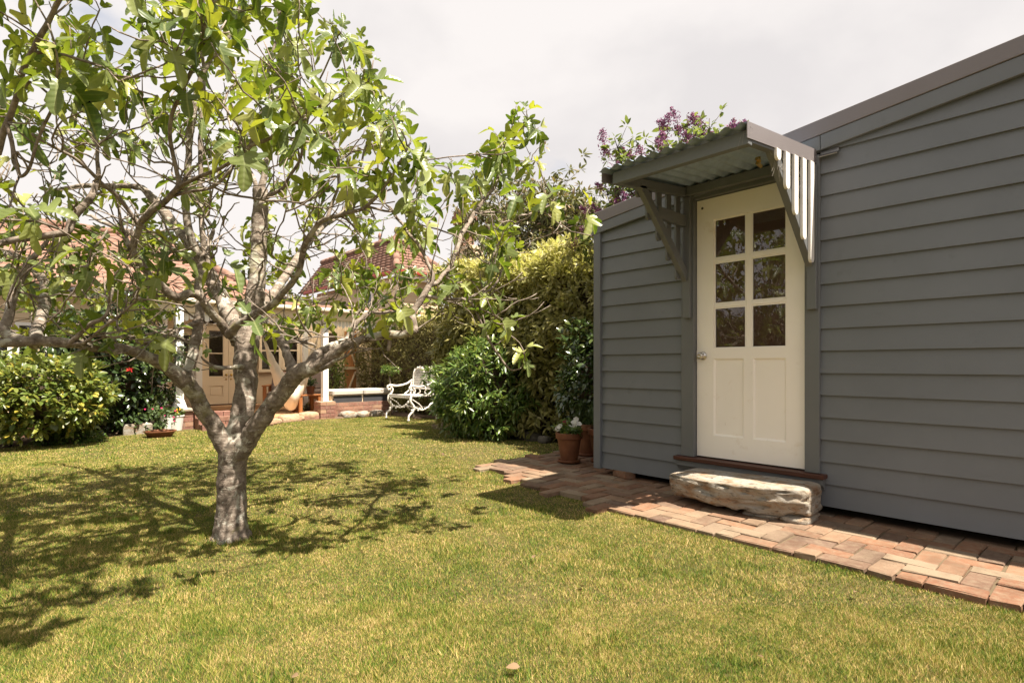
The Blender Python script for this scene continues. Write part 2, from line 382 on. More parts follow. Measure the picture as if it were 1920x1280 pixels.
M['petal_orange'] = leaf_mat('orange_petal', [(0.0, (0.75, 0.28, 0.02)), (1.0, (0.85, 0.42, 0.03))], 0.6, 0.2, 1.0, tcol=(1, 0.9, 0.7))
M['dry_leaf'] = leaf_mat('dry_fallen_leaf', [(0.0, (0.12, 0.07, 0.035)), (1.0, (0.24, 0.16, 0.085))], 0.8, 0.1, 1.0)
M['fig_skin'] = paint('green_fig_skin', (0.085, 0.115, 0.03), 0.5, 0.15)

# ------------------------------------------------------------------ object helpers
def tag(o, label=None, category=None, group=None, kind=None):
    if label: o['label'] = label
    if category: o['category'] = category
    if group: o['group'] = group
    if kind: o['kind'] = kind
    return o
def thing(name, label, category, loc=(0, 0, 0), group=None):
    o = bpy.data.objects.new(name, None)
    o.empty_display_size = 0.1
    o.location = loc
    COL.objects.link(o)
    return tag(o, label, category, group)
def base_of(o):
    v = Vector((0, 0, 0))
    while o is not None:
        v += o.location; o = o.parent
    return v

class MB:
    def __init__(self):
        self.v = []; self.f = []
    def quad_box(self, P):                       # eight corners, bottom four then top four, both counter-clockwise from above
        k = len(self.v); self.v += [tuple(p) for p in P]
        self.f += [(k, k + 3, k + 2, k + 1), (k + 4, k + 5, k + 6, k + 7)] + [(k + i, k + (i + 1) % 4, k + 4 + (i + 1) % 4, k + 4 + i) for i in range(4)]
    def box(self, x0, x1, y0, y1, z0, z1):
        self.quad_box([(x0, y0, z0), (x1, y0, z0), (x1, y1, z0), (x0, y1, z0), (x0, y0, z1), (x1, y0, z1), (x1, y1, z1), (x0, y1, z1)])
    def bar(self, a, b, w, h, up=(0, 0, 1)):     # a straight bar with a rectangular section, w across and h along up
        a = Vector(a); b = Vector(b); d = (b - a).normalized()
        s = d.cross(Vector(up))
        s = s.normalized() if s.length > 1e-6 else Vector((1, 0, 0))
        u = s.cross(d).normalized()
        P = []
        for sg in (-1, 1):
            for (p, q) in ((a, -1), (b, -1), (b, 1), (a, 1)):
                P.append(p + s * (w / 2 * -q) + u * (h / 2 * sg))
        self.quad_box(P)
    def prism(self, poly, axis, a, b):           # poly of 2-D points pushed along an axis
        k = len(self.v); n = len(poly)
        for t in (a, b):
            for (p, q) in poly:
                self.v.append({'x': (t, p, q), 'y': (p, t, q), 'z': (p, q, t)}[axis])
        self.f.append(tuple(k + i for i in range(n))[::-1]); self.f.append(tuple(k + n + i for i in range(n)))
        self.f += [(k + i, k + (i + 1) % n, k + n + (i + 1) % n, k + n + i) for i in range(n)]
    def tube(self, pts, rad, n=8, cap=True):
        k0 = len(self.v); m = len(pts)
        pts = [Vector(p) for p in pts]
        up = None
        for i, p in enumerate(pts):
            t = (pts[min(i + 1, m - 1)] - pts[max(i - 1, 0)])
            t = t.normalized() if t.length > 1e-9 else Vector((0, 0, 1))
            if up is None:
                up = t.orthogonal().normalized()
            up = (up - t * up.dot(t))
            up = up.normalized() if up.length > 1e-6 else t.orthogonal().normalized()
            w = t.cross(up)
            r = rad[i] if hasattr(rad, '__len__') else rad
            for j in range(n):
                a = 2 * math.pi * j / n
                self.v.append(tuple(p + (up * math.cos(a) + w * math.sin(a)) * r))
        for i in range(m - 1):
            for j in range(n):
                a = k0 + i * n + j; b = k0 + i * n + (j + 1) % n
                self.f.append((a, b, b + n, a + n))
        if cap:
            self.f.append(tuple(k0 + j for j in range(n))[::-1]); self.f.append(tuple(k0 + (m - 1) * n + j for j in range(n)))
    def lathe(self, prof, c=(0, 0, 0), n=20):
        k = len(self.v)
        for (r, z) in prof:
            for j in range(n):
                a = 2 * math.pi * j / n
                self.v.append((c[0] + r * math.cos(a), c[1] + r * math.sin(a), c[2] + z))
        for i in range(len(prof) - 1):
            for j in range(n):
                a = k + i * n + j; b = k + i * n + (j + 1) % n
                self.f.append((a, b, b + n, a + n))
        self.f.append(tuple(k + j for j in range(n))[::-1]); self.f.append(tuple(k + (len(prof) - 1) * n + j for j in range(n)))
    def ball(self, c, r, n=8, m=6, sq=(1, 1, 1)):
        self.lathe([], c) if False else None
        prof = [(max(1e-4, math.sin(math.pi * i / m)) * r * sq[0], -math.cos(math.pi * i / m) * r * sq[2]) for i in range(m + 1)]
        self.lathe(prof, c, n)
    def build(self, name, mat, parent=None, smooth=False, bevel=0.0, label=None):
        off = base_of(parent) if parent is not None else Vector((0, 0, 0))
        me = bpy.data.meshes.new(name)
        me.from_pydata([(v[0] - off.x, v[1] - off.y, v[2] - off.z) for v in self.v], [], self.f)
        if bevel > 0:
            bm = bmesh.new(); bm.from_mesh(me)
            bmesh.ops.recalc_face_normals(bm, faces=bm.faces)
            bmesh.ops.bevel(bm, geom=[e for e in bm.edges if len(e.link_faces) == 2 and e.calc_face_angle(0) > 0.5], offset=bevel, segments=1, affect='EDGES', clamp_overlap=True)
            bm.to_mesh(me); bm.free()
        me.update()
        if smooth: me.shade_smooth()
        me.materials.append(M[mat] if isinstance(mat, str) else mat)
        o = bpy.data.objects.new(name, me)
        COL.objects.link(o)
        if parent is not None: o.parent = parent
        if label: o['label'] = label
        return o

def bx(name, mat, parent, x0, x1, y0, y1, z0, z1, bevel=0.0, label=None):
    m = MB(); m.box(x0, x1, y0, y1, z0, z1)
    return m.build(name, mat, parent, bevel=bevel, label=label)

def mesh_np(name, verts, faces, mat, parent=None, uvs=None, smooth=False):
    """verts (n,3); faces: list of (count, k) int arrays of one size each."""
    off = np.array(base_of(parent)) if parent is not None else np.zeros(3)
    me = bpy.data.meshes.new(name)
    verts = np.asarray(verts, np.float32) - off.astype(np.float32)
    loops = np.concatenate([f.reshape(-1) for f in faces]).astype(np.int32)
    tot = np.concatenate([np.full(len(f), f.shape[1], np.int32) for f in faces])
    start = np.concatenate([[0], np.cumsum(tot)[:-1]]).astype(np.int32)
    me.vertices.add(len(verts)); me.vertices.foreach_set('co', verts.reshape(-1))
    me.loops.add(len(loops)); me.loops.foreach_set('vertex_index', loops)
    me.polygons.add(len(tot)); me.polygons.foreach_set('loop_start', start)
    try: me.polygons.foreach_set('loop_total', tot)
    except Exception: pass
    if uvs is not None:
        ul = me.uv_layers.new(name='UVMap')
        ul.data.foreach_set('uv', np.asarray(uvs, np.float32)[loops].reshape(-1))
    me.update(calc_edges=True); me.validate()
    if smooth: me.shade_smooth()
    me.materials.append(M[mat] if isinstance(mat, str) else mat)
    o = bpy.data.objects.new(name, me); COL.objects.link(o)
    if parent is not None: o.parent = parent
    return o

# --- leaves: a flat pattern lying along +y from its stalk, facing +z
def simple_leaf(w=0.34, fold=0.10, droop=0.12):
    V = [(0, 0), (-w * .40, .22), (-w * .5, .48), (-w * .30, .80), (0, 1), (w * .30, .80), (w * .5, .48), (w * .40, .22), (0, .35), (0, .70)]
    co = np.array([(x, y, fold * abs(x) * 2 - droop * y * y) for x, y in V])
    uv = np.array([(x, y) for x, y in V])
    T = np.array([(0, 8, 1), (0, 7, 8), (1, 8, 2), (7, 6, 8), (2, 8, 9), (6, 9, 8), (2, 9, 3), (6, 5, 9), (3, 9, 4), (5, 4, 9)])
    return co, uv, [T]
def kite_leaf(w=0.36, fold=0.12, droop=0.1):
    V = [(0, 0), (-w / 2, .42), (0, 1), (w / 2, .42)]
    co = np.array([(x, y, fold * abs(x) * 2 - droop * y * y) for x, y in V]); uv = np.array(V)
    return co, uv, [np.array([(0, 2, 1), (0, 3, 2)])]
def fig_leaf(seed):
    r = random.Random(seed)
    lobes = r.choice((3, 3, 5, 5, 5))
    a = r.uniform(.85, 1.15)
    if lobes == 5:
        half = [(0, .30), (.09, .235), (.20, .235), (.28, .29), (.29, .36), (.24, .42), (.14, .46), (.24, .51), (.34, .58), (.415, .68), (.435, .76), (.40, .815), (.30, .80), (.19, .735), (.11, .65), (.125, .75), (.165, .87), (.18, .98), (.165, 1.09), (.11, 1.19), (.05, 1.235), (0, 1.25)]
        ms = [.30, .46, .64, 1.25]; cut = [0, 6, 14, 21]
    elif lobes == 3:
        half = [(0, .30), (.09, .25), (.18, .28), (.235, .37), (.28, .47), (.35, .57), (.41, .69), (.425, .78), (.38, .835), (.29, .81), (.19, .74), (.115, .66), (.125, .77), (.165, .89), (.18, 1.0), (.16, 1.11), (.105, 1.2), (.05, 1.245), (0, 1.26)]
        ms = [.30, .50, .66, 1.26]; cut = [0, 4, 11, 18]
    else:
        half = [(0, .30), (.12, .25), (.25, .30), (.34, .42), (.38, .58), (.37, .74), (.31, .92), (.22, 1.07), (.10, 1.2), (0, 1.24)]
        ms = [.30, .52, .80, 1.24]; cut = [0, 3, 6, 9]
    fold = r.uniform(.30, .85); droop = r.uniform(.3, 1.0); tw = r.uniform(-.35, .35)
    co = []; uv = []; faces = []
    def add(x, y):
        z = fold * abs(x) - droop * max(0, y - .28) ** 2 + tw * x * (y - .3) + 0.05 * math.sin(9 * y) * abs(x) * 2
        yy = y - 0.10 * droop * max(0, y - .3) ** 2
        co.append((x * a, yy, z)); uv.append((x, y)); return len(co) - 1
    mid = [add(0, m) for m in ms]
    for s in (1, -1):
        idx = [mid[0]] + [add(s * x * r.uniform(.92, 1.08), y) for (x, y) in half[1:-1]] + [mid[3]]
        for k in range(3):
            loop = [mid[k]] + (idx[cut[k] + (1 if k == 0 else 0):cut[k + 1] + 1]) + [mid[k + 1]]
            seen = []
            for q in loop:
                if q not in seen: seen.append(q)
            # fan from the midrib keeps every face convex enough
            c = mid[k + 1] if k < 2 else mid[2]
            seen = [q for q in seen if q != c]
            for q0, q1 in zip(seen[:-1], seen[1:]):
                faces.append((c, q0, q1) if s < 0 else (c, q1, q0))
    w = .012                                        # the stalk, a thin three-sided strip
    k = len(co)
    for y in (0.0, .31):
        for (x, z) in ((-w, 0), (w, 0), (0, -w * 1.5)):
            co.append((x, y, z)); uv.append((0.0, y))
    for j in range(3):
        q = (j + 1) % 3
        faces += [(k + j, k + q, k + 3 + q), (k + j, k + 3 + q, k + 3 + j)]
    return np.array(co), np.array(uv), [np.array(faces)]

def frames(axis, normal):
    axis = axis / (np.linalg.norm(axis, axis=1, keepdims=True) + 1e-9)
    x = np.cross(axis, normal); x /= (np.linalg.norm(x, axis=1, keepdims=True) + 1e-9)
    z = np.cross(x, axis)
    return np.stack([x, axis, z], axis=2)            # columns: leaf x, y (stalk to tip), z (upper face)

def leaf_cloud(name, mat, parent, pos, axis, normal, size, variants, singles=0, piece='leaf', stuff='foliage'):
    """Leaves of one plant: those that show largest become parts of their own, the rest one joined part."""
    n = len(pos); var = NR.randint(0, len(variants), n)
    Fm = frames(axis, normal)
    chosen = np.zeros(n, bool)
    if singles:
        px, py, Z = project(pos)
        inn = (Z > .3) & (px > 0) & (px < 1920) & (py > 0) & (py < 1280)
        score = np.where(inn, size / np.maximum(Z, .3), 0)
        score *= singles_bias(pos, px, py, Z)
        chosen[np.argsort(-score)[:singles]] = True
        chosen &= score > 0
        meshes = []
        for (co, uv, T) in variants:
            o = mesh_np(piece, co, T, mat, None, uv, smooth=True)
            meshes.append(o.data); bpy.data.objects.remove(o)
        off = base_of(parent)
        for i in np.nonzero(chosen)[0]:
            o = bpy.data.objects.new(piece, meshes[var[i]])
            Mx = Matrix([[*(Fm[i][r] * size[i]), float(pos[i][r] - off[r])] for r in range(3)] + [[0, 0, 0, 1]])
            o.parent = parent
            o.matrix_local = Mx
            COL.objects.link(o)
    VV = []; UU = []; TT = []; k = 0
    for q, (co, uv, T) in enumerate(variants):
        idx = np.nonzero((var == q) & ~chosen)[0]
        if not len(idx): continue
        w = np.einsum('nij,kj->nki', Fm[idx], co) * size[idx][:, None, None] + pos[idx][:, None, :]
        VV.append(w.reshape(-1, 3)); UU.append(np.tile(uv, (len(idx), 1)))
        for t in T:
            TT.append((t[None] + (np.arange(len(idx)) * len(co))[:, None, None] + k).reshape(-1, t.shape[1]))
        k += len(idx) * len(co)
    if not VV: return None
    o = mesh_np(name or stuff, np.concatenate(VV), TT, mat, parent, np.concatenate(UU), smooth=True)
    o['kind'] = 'stuff'
    return o
def singles_bias(pos, px, py, Z):
    return np.ones(len(pos))

def unit(a):
    return a / (np.linalg.norm(a, axis=1, keepdims=True) + 1e-9)
def rosettes(tips, outs, per, spread, size, droop=0.35, jitter=0.4, sizevar=0.3):
    """Leaves set round shoot tips. tips (n,3), outs (n,3): where each shoot points."""
    n = len(tips)
    P = np.repeat(tips, per, 0); O = np.repeat(outs, per, 0)
    rnd = unit(NR.normal(size=P.shape))
    axis = unit(O * 0.55 + rnd * 0.9 + np.array([0, 0, -droop]))
    pos = P + rnd * spread * NR.uniform(0.1, 1, (len(P), 1))
    nor = unit(O * 0.5 + np.array([0, 0, 1.0]) + NR.normal(size=P.shape) * jitter)
    sz = size * NR.uniform(1 - sizevar, 1 + sizevar, len(P))
    return pos, axis, nor, sz
def tips_ellipsoid(c, r, n, depth=0.35, bump=0.16, freq=2.2, low=-1.0):
    D = unit(NR.normal(size=(int(n * 1.6), 3)))
    D = D[D[:, 2] > low][:n]
    k = np.array([1 + bump * 2 * noise.noise(Vector(d * freq) + Vector((c[0], c[1], 3))) for d in D])
    rad = k * (1 - depth * NR.uniform(0, 1, len(D)) ** 1.6)
    P = np.array(c) + D * np.array(r) * rad[:, None]
    return P, unit(D / np.array(r))
def tips_box(x0, x1, y0, y1, z0, z1, n, faces, depth=0.35, bump=0.12, freq=1.4):
    P = []; O = []
    tot = sum(a for _, a in faces)
    for fname, a in faces:
        k = int(n * a / tot)
        u = NR.uniform(0, 1, k); v = NR.uniform(0, 1, k); d = NR.uniform(0, 1, k) ** 1.5 * depth
        x = x0 + (x1 - x0) * u; y = y0 + (y1 - y0) * v; z = z0 + (z1 - z0) * NR.uniform(0, 1, k)
        if fname == 'x-': p = np.stack([x0 + d, y, z], 1); o = (-1, 0, 0.25)
        if fname == 'y-': p = np.stack([x, y0 + d, z], 1); o = (0, -1, 0.25)
        if fname == 'y+': p = np.stack([x, y1 - d, z], 1); o = (0, 1, 0.25)
        if fname == 'z+': p = np.stack([x, y, z1 - d], 1); o = (0, 0, 1)
        o = np.array(o, float); o /= np.linalg.norm(o)
        b = np.array([noise.noise(Vector(q) * freq) + .5 * noise.noise(Vector(q) * freq * 2.7) for q in p])
        p = p + o * (b * bump)[:, None]
        P.append(p); O.append(np.tile(o, (k, 1)))
    return np.concatenate(P), np.concatenate(O)

def smooth_path(pts, rad, sub=6):
    """Catmull-Rom through the points; returns points and radii."""
    P = [Vector(p) for p in pts]; n = len(P); out = []; ro = []
    for i in range(n - 1):
        p0 = P[max(i - 1, 0)]; p1 = P[i]; p2 = P[i + 1]; p3 = P[min(i + 2, n - 1)]
        for k in range(sub):
            t = k / sub
            out.append(0.5 * ((2 * p1) + (-p0 + p2) * t + (2 * p0 - 5 * p1 + 4 * p2 - p3) * t * t + (-p0 + 3 * p1 - 3 * p2 + p3) * t ** 3))
            ro.append(rad[i] + (rad[i + 1] - rad[i]) * t)
    out.append(P[-1]); ro.append(rad[-1])
    return out, ro

def rock(name, mat, parent, c, s, seed, amp=0.18, sub=3, flat=None):
    bm = bmesh.new()
    bmesh.ops.create_icosphere(bm, subdivisions=sub, radius=1)
    off = base_of(parent) if parent is not None else Vector((0, 0, 0))
    for v in bm.verts:
        d = v.co.normalized()
        q = Vector([math.copysign(abs(x) ** 0.55, x) for x in d])
        k = 1 + amp * noise.noise(d * 1.6 + Vector((seed, seed * .7, 0))) + amp * .5 * noise.noise(d * 4 + Vector((seed, 0, 5)))
        p = Vector((q.x * s[0], q.y * s[1], q.z * s[2])) * k
        v.co = p + Vector(c) - off
    me = bpy.data.meshes.new(name); bm.to_mesh(me); bm.free()
    me.materials.append(M[mat]); me.shade_smooth()
    o = bpy.data.objects.new(name, me); COL.objects.link(o)
    if parent is not None: o.parent = parent
    return o

# ------------------------------------------------------------------ ground, lawn, path
def grid_sheet(name, x0, x1, y0, y1, nx, ny, zf, mat, kind='structure'):
    xs = np.linspace(x0, x1, nx); ys = np.linspace(y0, y1, ny)
    X, Y = np.meshgrid(xs, ys)
    V = np.stack([X, Y, zf(X, Y)], 2).reshape(-1, 3)
    i = np.arange(ny - 1)[:, None] * nx + np.arange(nx - 1)[None]
    Q = np.stack([i, i + 1, i + 1 + nx, i + nx], 2).reshape(-1, 4)
    o = mesh_np(name, V, [Q], mat, smooth=True)
    return tag(o, kind=kind)
tag(grid_sheet('ground', -400, 400, -400, 400, 3, 3, lambda x, y: x * 0 - 0.32, 'soil'), 'dry brown earth around the garden')
tag(grid_sheet('lawn', -12, 6.8, -6, 11.6, 94, 90, lambda x, y: lawn_z(x, y) - 0.012, 'lawn'), 'sunlit patchy green and straw coloured lawn')
LEDGE = ([-12, -6, 0, 1.66, 4.5, 6.3], [9.4, 9.8, 10.1, 10.8, 11.05, 11.0])
def lawn_edge(x): return np.interp(x, *LEDGE)
PEDGE = ([-3, 2.38, 3.38, 4.32, 4.6], [3.15, 3.125, 3.31, 3.52, 3.55])
def in_path(x, y): return (x > np.interp(y, *PEDGE)) & (y < 4.42)
tag(grid_sheet('garden_bed', -8, 8.2, 9.2, 14.2, 60, 24, lambda x, y: np.where(y > lawn_edge(x) + 0.12, -0.085 + 0.02 * np.sin(5 * x + 3 * y), -0.21), 'soil'), 'bare red brown garden soil along the house')
tag(grid_sheet('hedge_bed', 5.05, 8.5, 4.5, 11.2, 20, 40, lambda x, y: np.where(x > 5.25 + .1 * np.sin(y * 3) + 1.15 * smooth01((y - 7.9) / 1.0), -0.05 + 0.015 * np.sin(6 * x + 2 * y), -0.2), 'soil'), 'dark leaf strewn soil under the hedge')

path = grid_sheet('brick_path', 3.2, 5.3, -1.6, 4.40, 30, 80, lambda X, Y: np.where(X > np.interp(Y, *PEDGE) + .06, -0.013 + 0.004 * np.sin(31 * X) * np.sin(27 * Y), -0.2), 'joint_soil')
tag(path, 'worn clay brick path laid in herringbone beside the grey shed')
def brick_mesh(lx, ly, lz, seed):
    r = random.Random(seed)
    bm = bmesh.new(); bmesh.ops.create_cube(bm, size=1)
    for v in bm.verts: v.co = Vector((v.co.x * lx, v.co.y * ly, v.co.z * lz))
    bmesh.ops.bevel(bm, geom=bm.edges[:], offset=0.006, segments=1, affect='EDGES')
    for v in bm.verts:
        v.co += Vector((r.uniform(-1, 1) * .0040, r.uniform(-1, 1) * .0040, r.uniform(-1, 1) * .0020))
    me = bpy.data.meshes.new('brick'); bm.to_mesh(me); bm.free(); me.materials.append(M['paver'])
    return me
BR_L = [brick_mesh(0.2245, 0.1095, 0.062, s) for s in range(6)]
BR_H = [brick_mesh(0.1095, 0.1095, 0.062, s) for s in range(10, 13)]
U = 0.1145; OX, OY = 3.135, -1.55
def put_brick(me, x, y, rz):
    o = bpy.data.objects.new('brick', me)
    o.parent = path
    o.location = (x + R.uniform(-.0025, .0025), y + R.uniform(-.0025, .0025), -0.033 + R.uniform(-.0065, .0035))
    o.rotation_euler = (R.uniform(-.018, .018), R.uniform(-.018, .018), rz + R.uniform(-.014, .014) + (math.pi if R.random() < .5 else 0))
    COL.objects.link(o)
def inside(i, j):
    x = OX + (i + .5) * U; y = OY + (j + .5) * U
    if not (y > -1.5 and y < 4.40 and bool(in_path(np.array(x), np.array(y)))): return False
    return x < (4.16 if y < 3.30 else 5.25)
nb = 0
for j in range(-1, 54):
    for i in range(-1, 19):
        c = (i - j) % 4
        if c == 0: a, b, rz = (i, j), (i + 1, j), 0
        elif c == 3: a, b, rz = (i, j), (i, j + 1), math.pi / 2
        else: continue
        ia, ib = inside(*a), inside(*b)
        if j == 0 and c == 2: ia = False
        ca = [(OX + (q[0] + .5) * U, OY + (q[1] + .5) * U) for q in (a, b)]
        if ia and ib: put_brick(R.choice(BR_L), (ca[0][0] + ca[1][0]) / 2, (ca[0][1] + ca[1][1]) / 2, rz); nb += 1
        elif (ia or ib):
            q = ca[0] if ia else ca[1]
            far_side = (ca[1] if ia else ca[0])
            if far_side[0] > q[0] + .05 or far_side[1] < -1.45: put_brick(R.choice(BR_H), q[0], q[1], rz); nb += 1
            elif q[1] > 2.4: put_brick(R.choice(BR_L), (ca[0][0] + ca[1][0]) / 2, (ca[0][1] + ca[1][1]) / 2, rz); nb += 1
            else: put_brick(R.choice(BR_H), q[0], q[1], rz); nb += 1
print('path bricks', nb)

# ------------------------------------------------------------------ the grey shed
def roof_line(y): return 2.41 + (3.375 - y) * 0.1222
shed = thing('garden_shed', 'grey weatherboard shed with cream glazed door and small iron awning', 'shed', (4.6, 1.5, 0))
def clip(poly, f):
    out = []
    for a, b in zip(poly, poly[1:] + poly[:1]):
        fa, fb = f(a), f(b)
        if fa >= 0: out.append(a)
        if (fa >= 0) != (fb >= 0):
            t = fa / (fa - fb); out.append((a[0] + (b[0] - a[0]) * t, a[1] + (b[1] - a[1]) * t))
    return out
def weatherboard(y0, y1, k, parent=shed, x=4.073):
    z0 = 0.0536 + k * 0.1494; z1 = z0 + 0.160
    dz = R.uniform(-.0012, .0012); dx = R.uniform(-.001, .001)
    poly = [(y0, z0 + dz), (y1, z0 + dz), (y1, z1), (y0, z1)]
    poly = clip(poly, lambda p: roof_line(p[0]) - 0.06 - p[1])
    if len(poly) < 3: return
    m = MB(); n = len(poly)
    for p in poly: m.v.append((x + dx + (p[1] - z0) * 0.125, p[0], p[1]))
    for p in poly: m.v.append((x + 0.030, p[0], p[1]))
    m.f.append(tuple(range(n))[::-1]); m.f.append(tuple(range(n, 2 * n)))
    m.f += [(i, (i + 1) % n, n + (i + 1) % n, n + i) for i in range(n)]
    m.build('weatherboard', 'shed_paint', parent)
weatherboard(-2.6, 3.262, 0)
for k in range(1, 17):
    weatherboard(2.416, 3.262, k); weatherboard(-2.6, 1.383, k)
for k in range(16, 18): weatherboard(1.385, 2.414, k)
for k in range(17, 20): weatherboard(-2.6, 1.383, k)
bx('corner_board', 'shed_paint', shed, 4.052, 4.105, 3.256, 3.334, 0.045, 2.29, .003)
m = MB()                                                       # end wall, back wall and far wall close the room
m.prism([(4.112, .06), (6.5, .06), (6.5, 2.372), (4.112, 2.372)], 'y', 3.26, 3.32)
m.prism([(3.25, .06), (-2.6, .06), (-2.6, roof_line(-2.6) - .046), (3.25, roof_line(3.25) - .046)], 'x', 6.5, 6.56)
m.prism([(4.112, .06), (6.49, .06), (6.49, 3.08), (4.112, 3.08)], 'y', -2.66, -2.602)
m.build('wall', 'shed_paint', shed)
m = MB()
m.prism([(3.25, .075), (2.42, .075), (2.42, roof_line(2.42) - .1), (3.25, roof_line(3.25) - .1)], 'x', 4.112, 4.122)
m.prism([(1.37, .075), (-2.59, .075), (-2.59, roof_line(-2.59) - .1), (1.37, roof_line(1.37) - .1)], 'x', 4.112, 4.122)
m.prism([(2.42, 2.35), (1.37, 2.35), (1.37, roof_line(1.37) - .1), (2.42, roof_line(2.42) - .1)], 'x', 4.112, 4.122)
m.prism([(2.42, .075), (1.37, .075), (1.37, .27), (2.42, .27)], 'x', 4.112, 4.122)
m.build('lining', 'dark_inside', shed)
bx('floor_frame', 'dark_inside', shed, 4.125, 6.49, -2.59, 3.25, 0.075, 0.2)
m = MB()
for y in (-2.2, -.8, .6, 2.0, 3.1):
    for x in (4.35, 6.2): m.box(x, x + .1, y, y + .1, -.3, .074)
m.build('stump', 'dark_inside', shed)
m = MB()
m.prism([(3.40, roof_line(3.40) - .012), (-2.75, roof_line(-2.75) - .012), (-2.75, roof_line(-2.75) - .045), (3.40, roof_line(3.40) - .045)], 'x', 4.075, 6.62)
m.build('roof', 'galvanised', shed)
m = MB()
m.prism([(3.372, roof_line(3.372)), (-2.75, roof_line(-2.75)), (-2.75, roof_line(-2.75) - .103), (3.372, roof_line(3.372) - .103)], 'x', 4.038, 4.0735)
m.build('roof_capping', 'capping', shed, bevel=.003)
bx('gutter_end', 'capping', shed, 4.06, 6.6, 3.376, 3.44, 2.31, 2.40, .004)
m = MB()
m.prism([(3.368, roof_line(3.368) - .105), (1.374, roof_line(1.374) - .105), (1.374, roof_line(1.374) - .205), (3.368, roof_line(3.368) - .195)], 'x', 4.046, 4.0745)
m.build('barge_board', 'shed_paint', shed, bevel=.003)
m = MB()
m.prism([(1.371, roof_line(1.371) - .105), (-2.7, roof_line(-2.7) - .105), (-2.7, roof_line(-2.7) - .205), (1.371, roof_line(1.371) - .205)], 'x', 4.046, 4.0745)
m.build('barge_board', 'shed_paint', shed, bevel=.003)

# door and its frame
bx('architrave', 'trim_paint', shed, 4.052, 4.111, 2.309, 2.419, 0.270, 2.425, .003)
bx('architrave', 'trim_paint', shed, 4.052, 4.111, 1.380, 1.4745, 0.270, 2.425, .003)
bx('door_head', 'trim_paint', shed, 4.060, 4.111, 1.4765, 2.307, 2.324, 2.425, .003)
m = MB(); m.box(4.105, 4.16, 2.306, 2.34, .27, 2.34); m.box(4.105, 4.16, 1.44, 1.4775, .27, 2.34); m.box(4.112, 4.16, 1.4775, 2.306, 2.32, 2.345)
m.build('door_jamb', 'trim_paint', shed)
bx('door_sill', 'sill_wood', shed, 4.005, 4.150, 1.338, 2.465, 0.238, 0.268, .004)
m = MB()
m.prism([(4.035, .236), (4.10, .236), (4.10, .160), (4.062, .160), (4.052, .18), (4.030, .195)], 'y', 1.352, 2.452)
m.build('sill_moulding', 'trim_paint', shed)

DX0, DX1 = 4.100, 4.138
m = MB()
m.box(DX0, DX1, 2.164, 2.305, .279, 2.317); m.box(DX0, DX1, 1.479, 1.615, .279, 2.317)      # stiles
m.box(DX0, DX1, 1.615, 2.164, 2.144, 2.317); m.box(DX0, DX1, 1.615, 2.164, 1.054, 1.133); m.box(DX0, DX1, 1.615, 2.164, .279, .452)
m.box(DX0, DX1, 1.852, 1.924, .452, 1.054)
door = m.build('door', 'door_paint', shed, label='cream painted door with six glass panes above two panels')
m = MB()
m.box(DX0 + .006, DX1, 1.868, 1.908, 1.133, 2.144)
for (a, b) in ((1.908, 2.164), (1.615, 1.868)):
    for (z0, z1) in ((1.452, 1.482), (1.804, 1.838)): m.box(DX0 + .006, DX1, a, b, z0, z1)
m.build('glazing_bar', 'door_paint', door, bevel=.003)
for (a, b) in ((1.908, 2.164), (1.615, 1.868)):
    for (z0, z1) in ((1.133, 1.452), (1.482, 1.804), (1.838, 2.144)):
        pz = bx('pane', 'glass', door, DX0 + .020, DX0 + .023, a + .001, b - .001, z0 + .001, z1 - .001)
        pz.rotation_euler = (0, R.uniform(-.004, .004), R.uniform(-.006, .006)) if False else (0, 0, 0)
    m = MB(); g = 0.009                                          # putty bead round each pane
    for (z0, z1) in ((1.133, 1.452), (1.482, 1.804), (1.838, 2.144)):
        x0 = DX0 + .010; x1 = DX0 + .0195
        m.box(x0, x1, a + .0005, a + g, z0, z1); m.box(x0, x1, b - g, b - .0005, z0, z1)
        m.box(x0, x1, a + g, b - g, z0 + .0005, z0 + g); m.box(x0, x1, a + g, b - g, z1 - g, z1 - .0005)
    m.build('glazing_bead', 'door_paint', door)
bx('blind', 'brown_blind', door, DX0 + .034, DX0 + .036, 1.617, 2.162, 1.135, 2.142)
for (a, b) in ((1.924, 2.164), (1.615, 1.852)):
    m = MB()
    x = DX0 + .013; e = .013
    m.v = [(DX0 + .001, a, .452), (DX0 + .001, b, .452), (DX0 + .001, b, 1.054), (DX0 + .001, a, 1.054),
           (x, a + e, .452 + e), (x, b - e, .452 + e), (x, b - e, 1.054 - e), (x, a + e, 1.054 - e)]
    m.f = [(0, 1, 5, 4), (1, 2, 6, 5), (2, 3, 7, 6), (3, 0, 4, 7), (4, 5, 6, 7)]
    m.build('panel', 'door_paint', door)
m = MB()
ky, kz = 2.252, 1.077
def xlathe(mb, prof, x, y, z, n=18):                             # profile of (radius, distance towards -x)
    k = len(mb.v)
    for (r, d) in prof:
        for j in range(n):
            a = 2 * math.pi * j / n; mb.v.append((x - d, y + r * math.cos(a), z + r * math.sin(a)))
    for i in range(len(prof) - 1):
        for j in range(n):
            a = k + i * n + j; b = k + i * n + (j + 1) % n; mb.f.append((a, a + n, b + n, b))
    mb.f.append(tuple(k + j for j in range(n))); mb.f.append(tuple(k + (len(prof) - 1) * n + j for j in range(n))[::-1])
xlathe(m, [(.033, .0005), (.033, .006), (.026, .010), (.013, .013), (.012, .030), (.022, .036), (.028, .046), (.0275, .058), (.020, .066), (.008, .067), (.007, .064), (.0005, .064)], DX0, ky, kz)
m.build('knob', 'steel', door, smooth=True)
m = MB(); xlathe(m, [(.0105, .0004), (.0105, .0012), (.0005, .0012)], DX0, 2.259, 2.252, 12)
m.build('lock_hole', 'dark_panel', door)
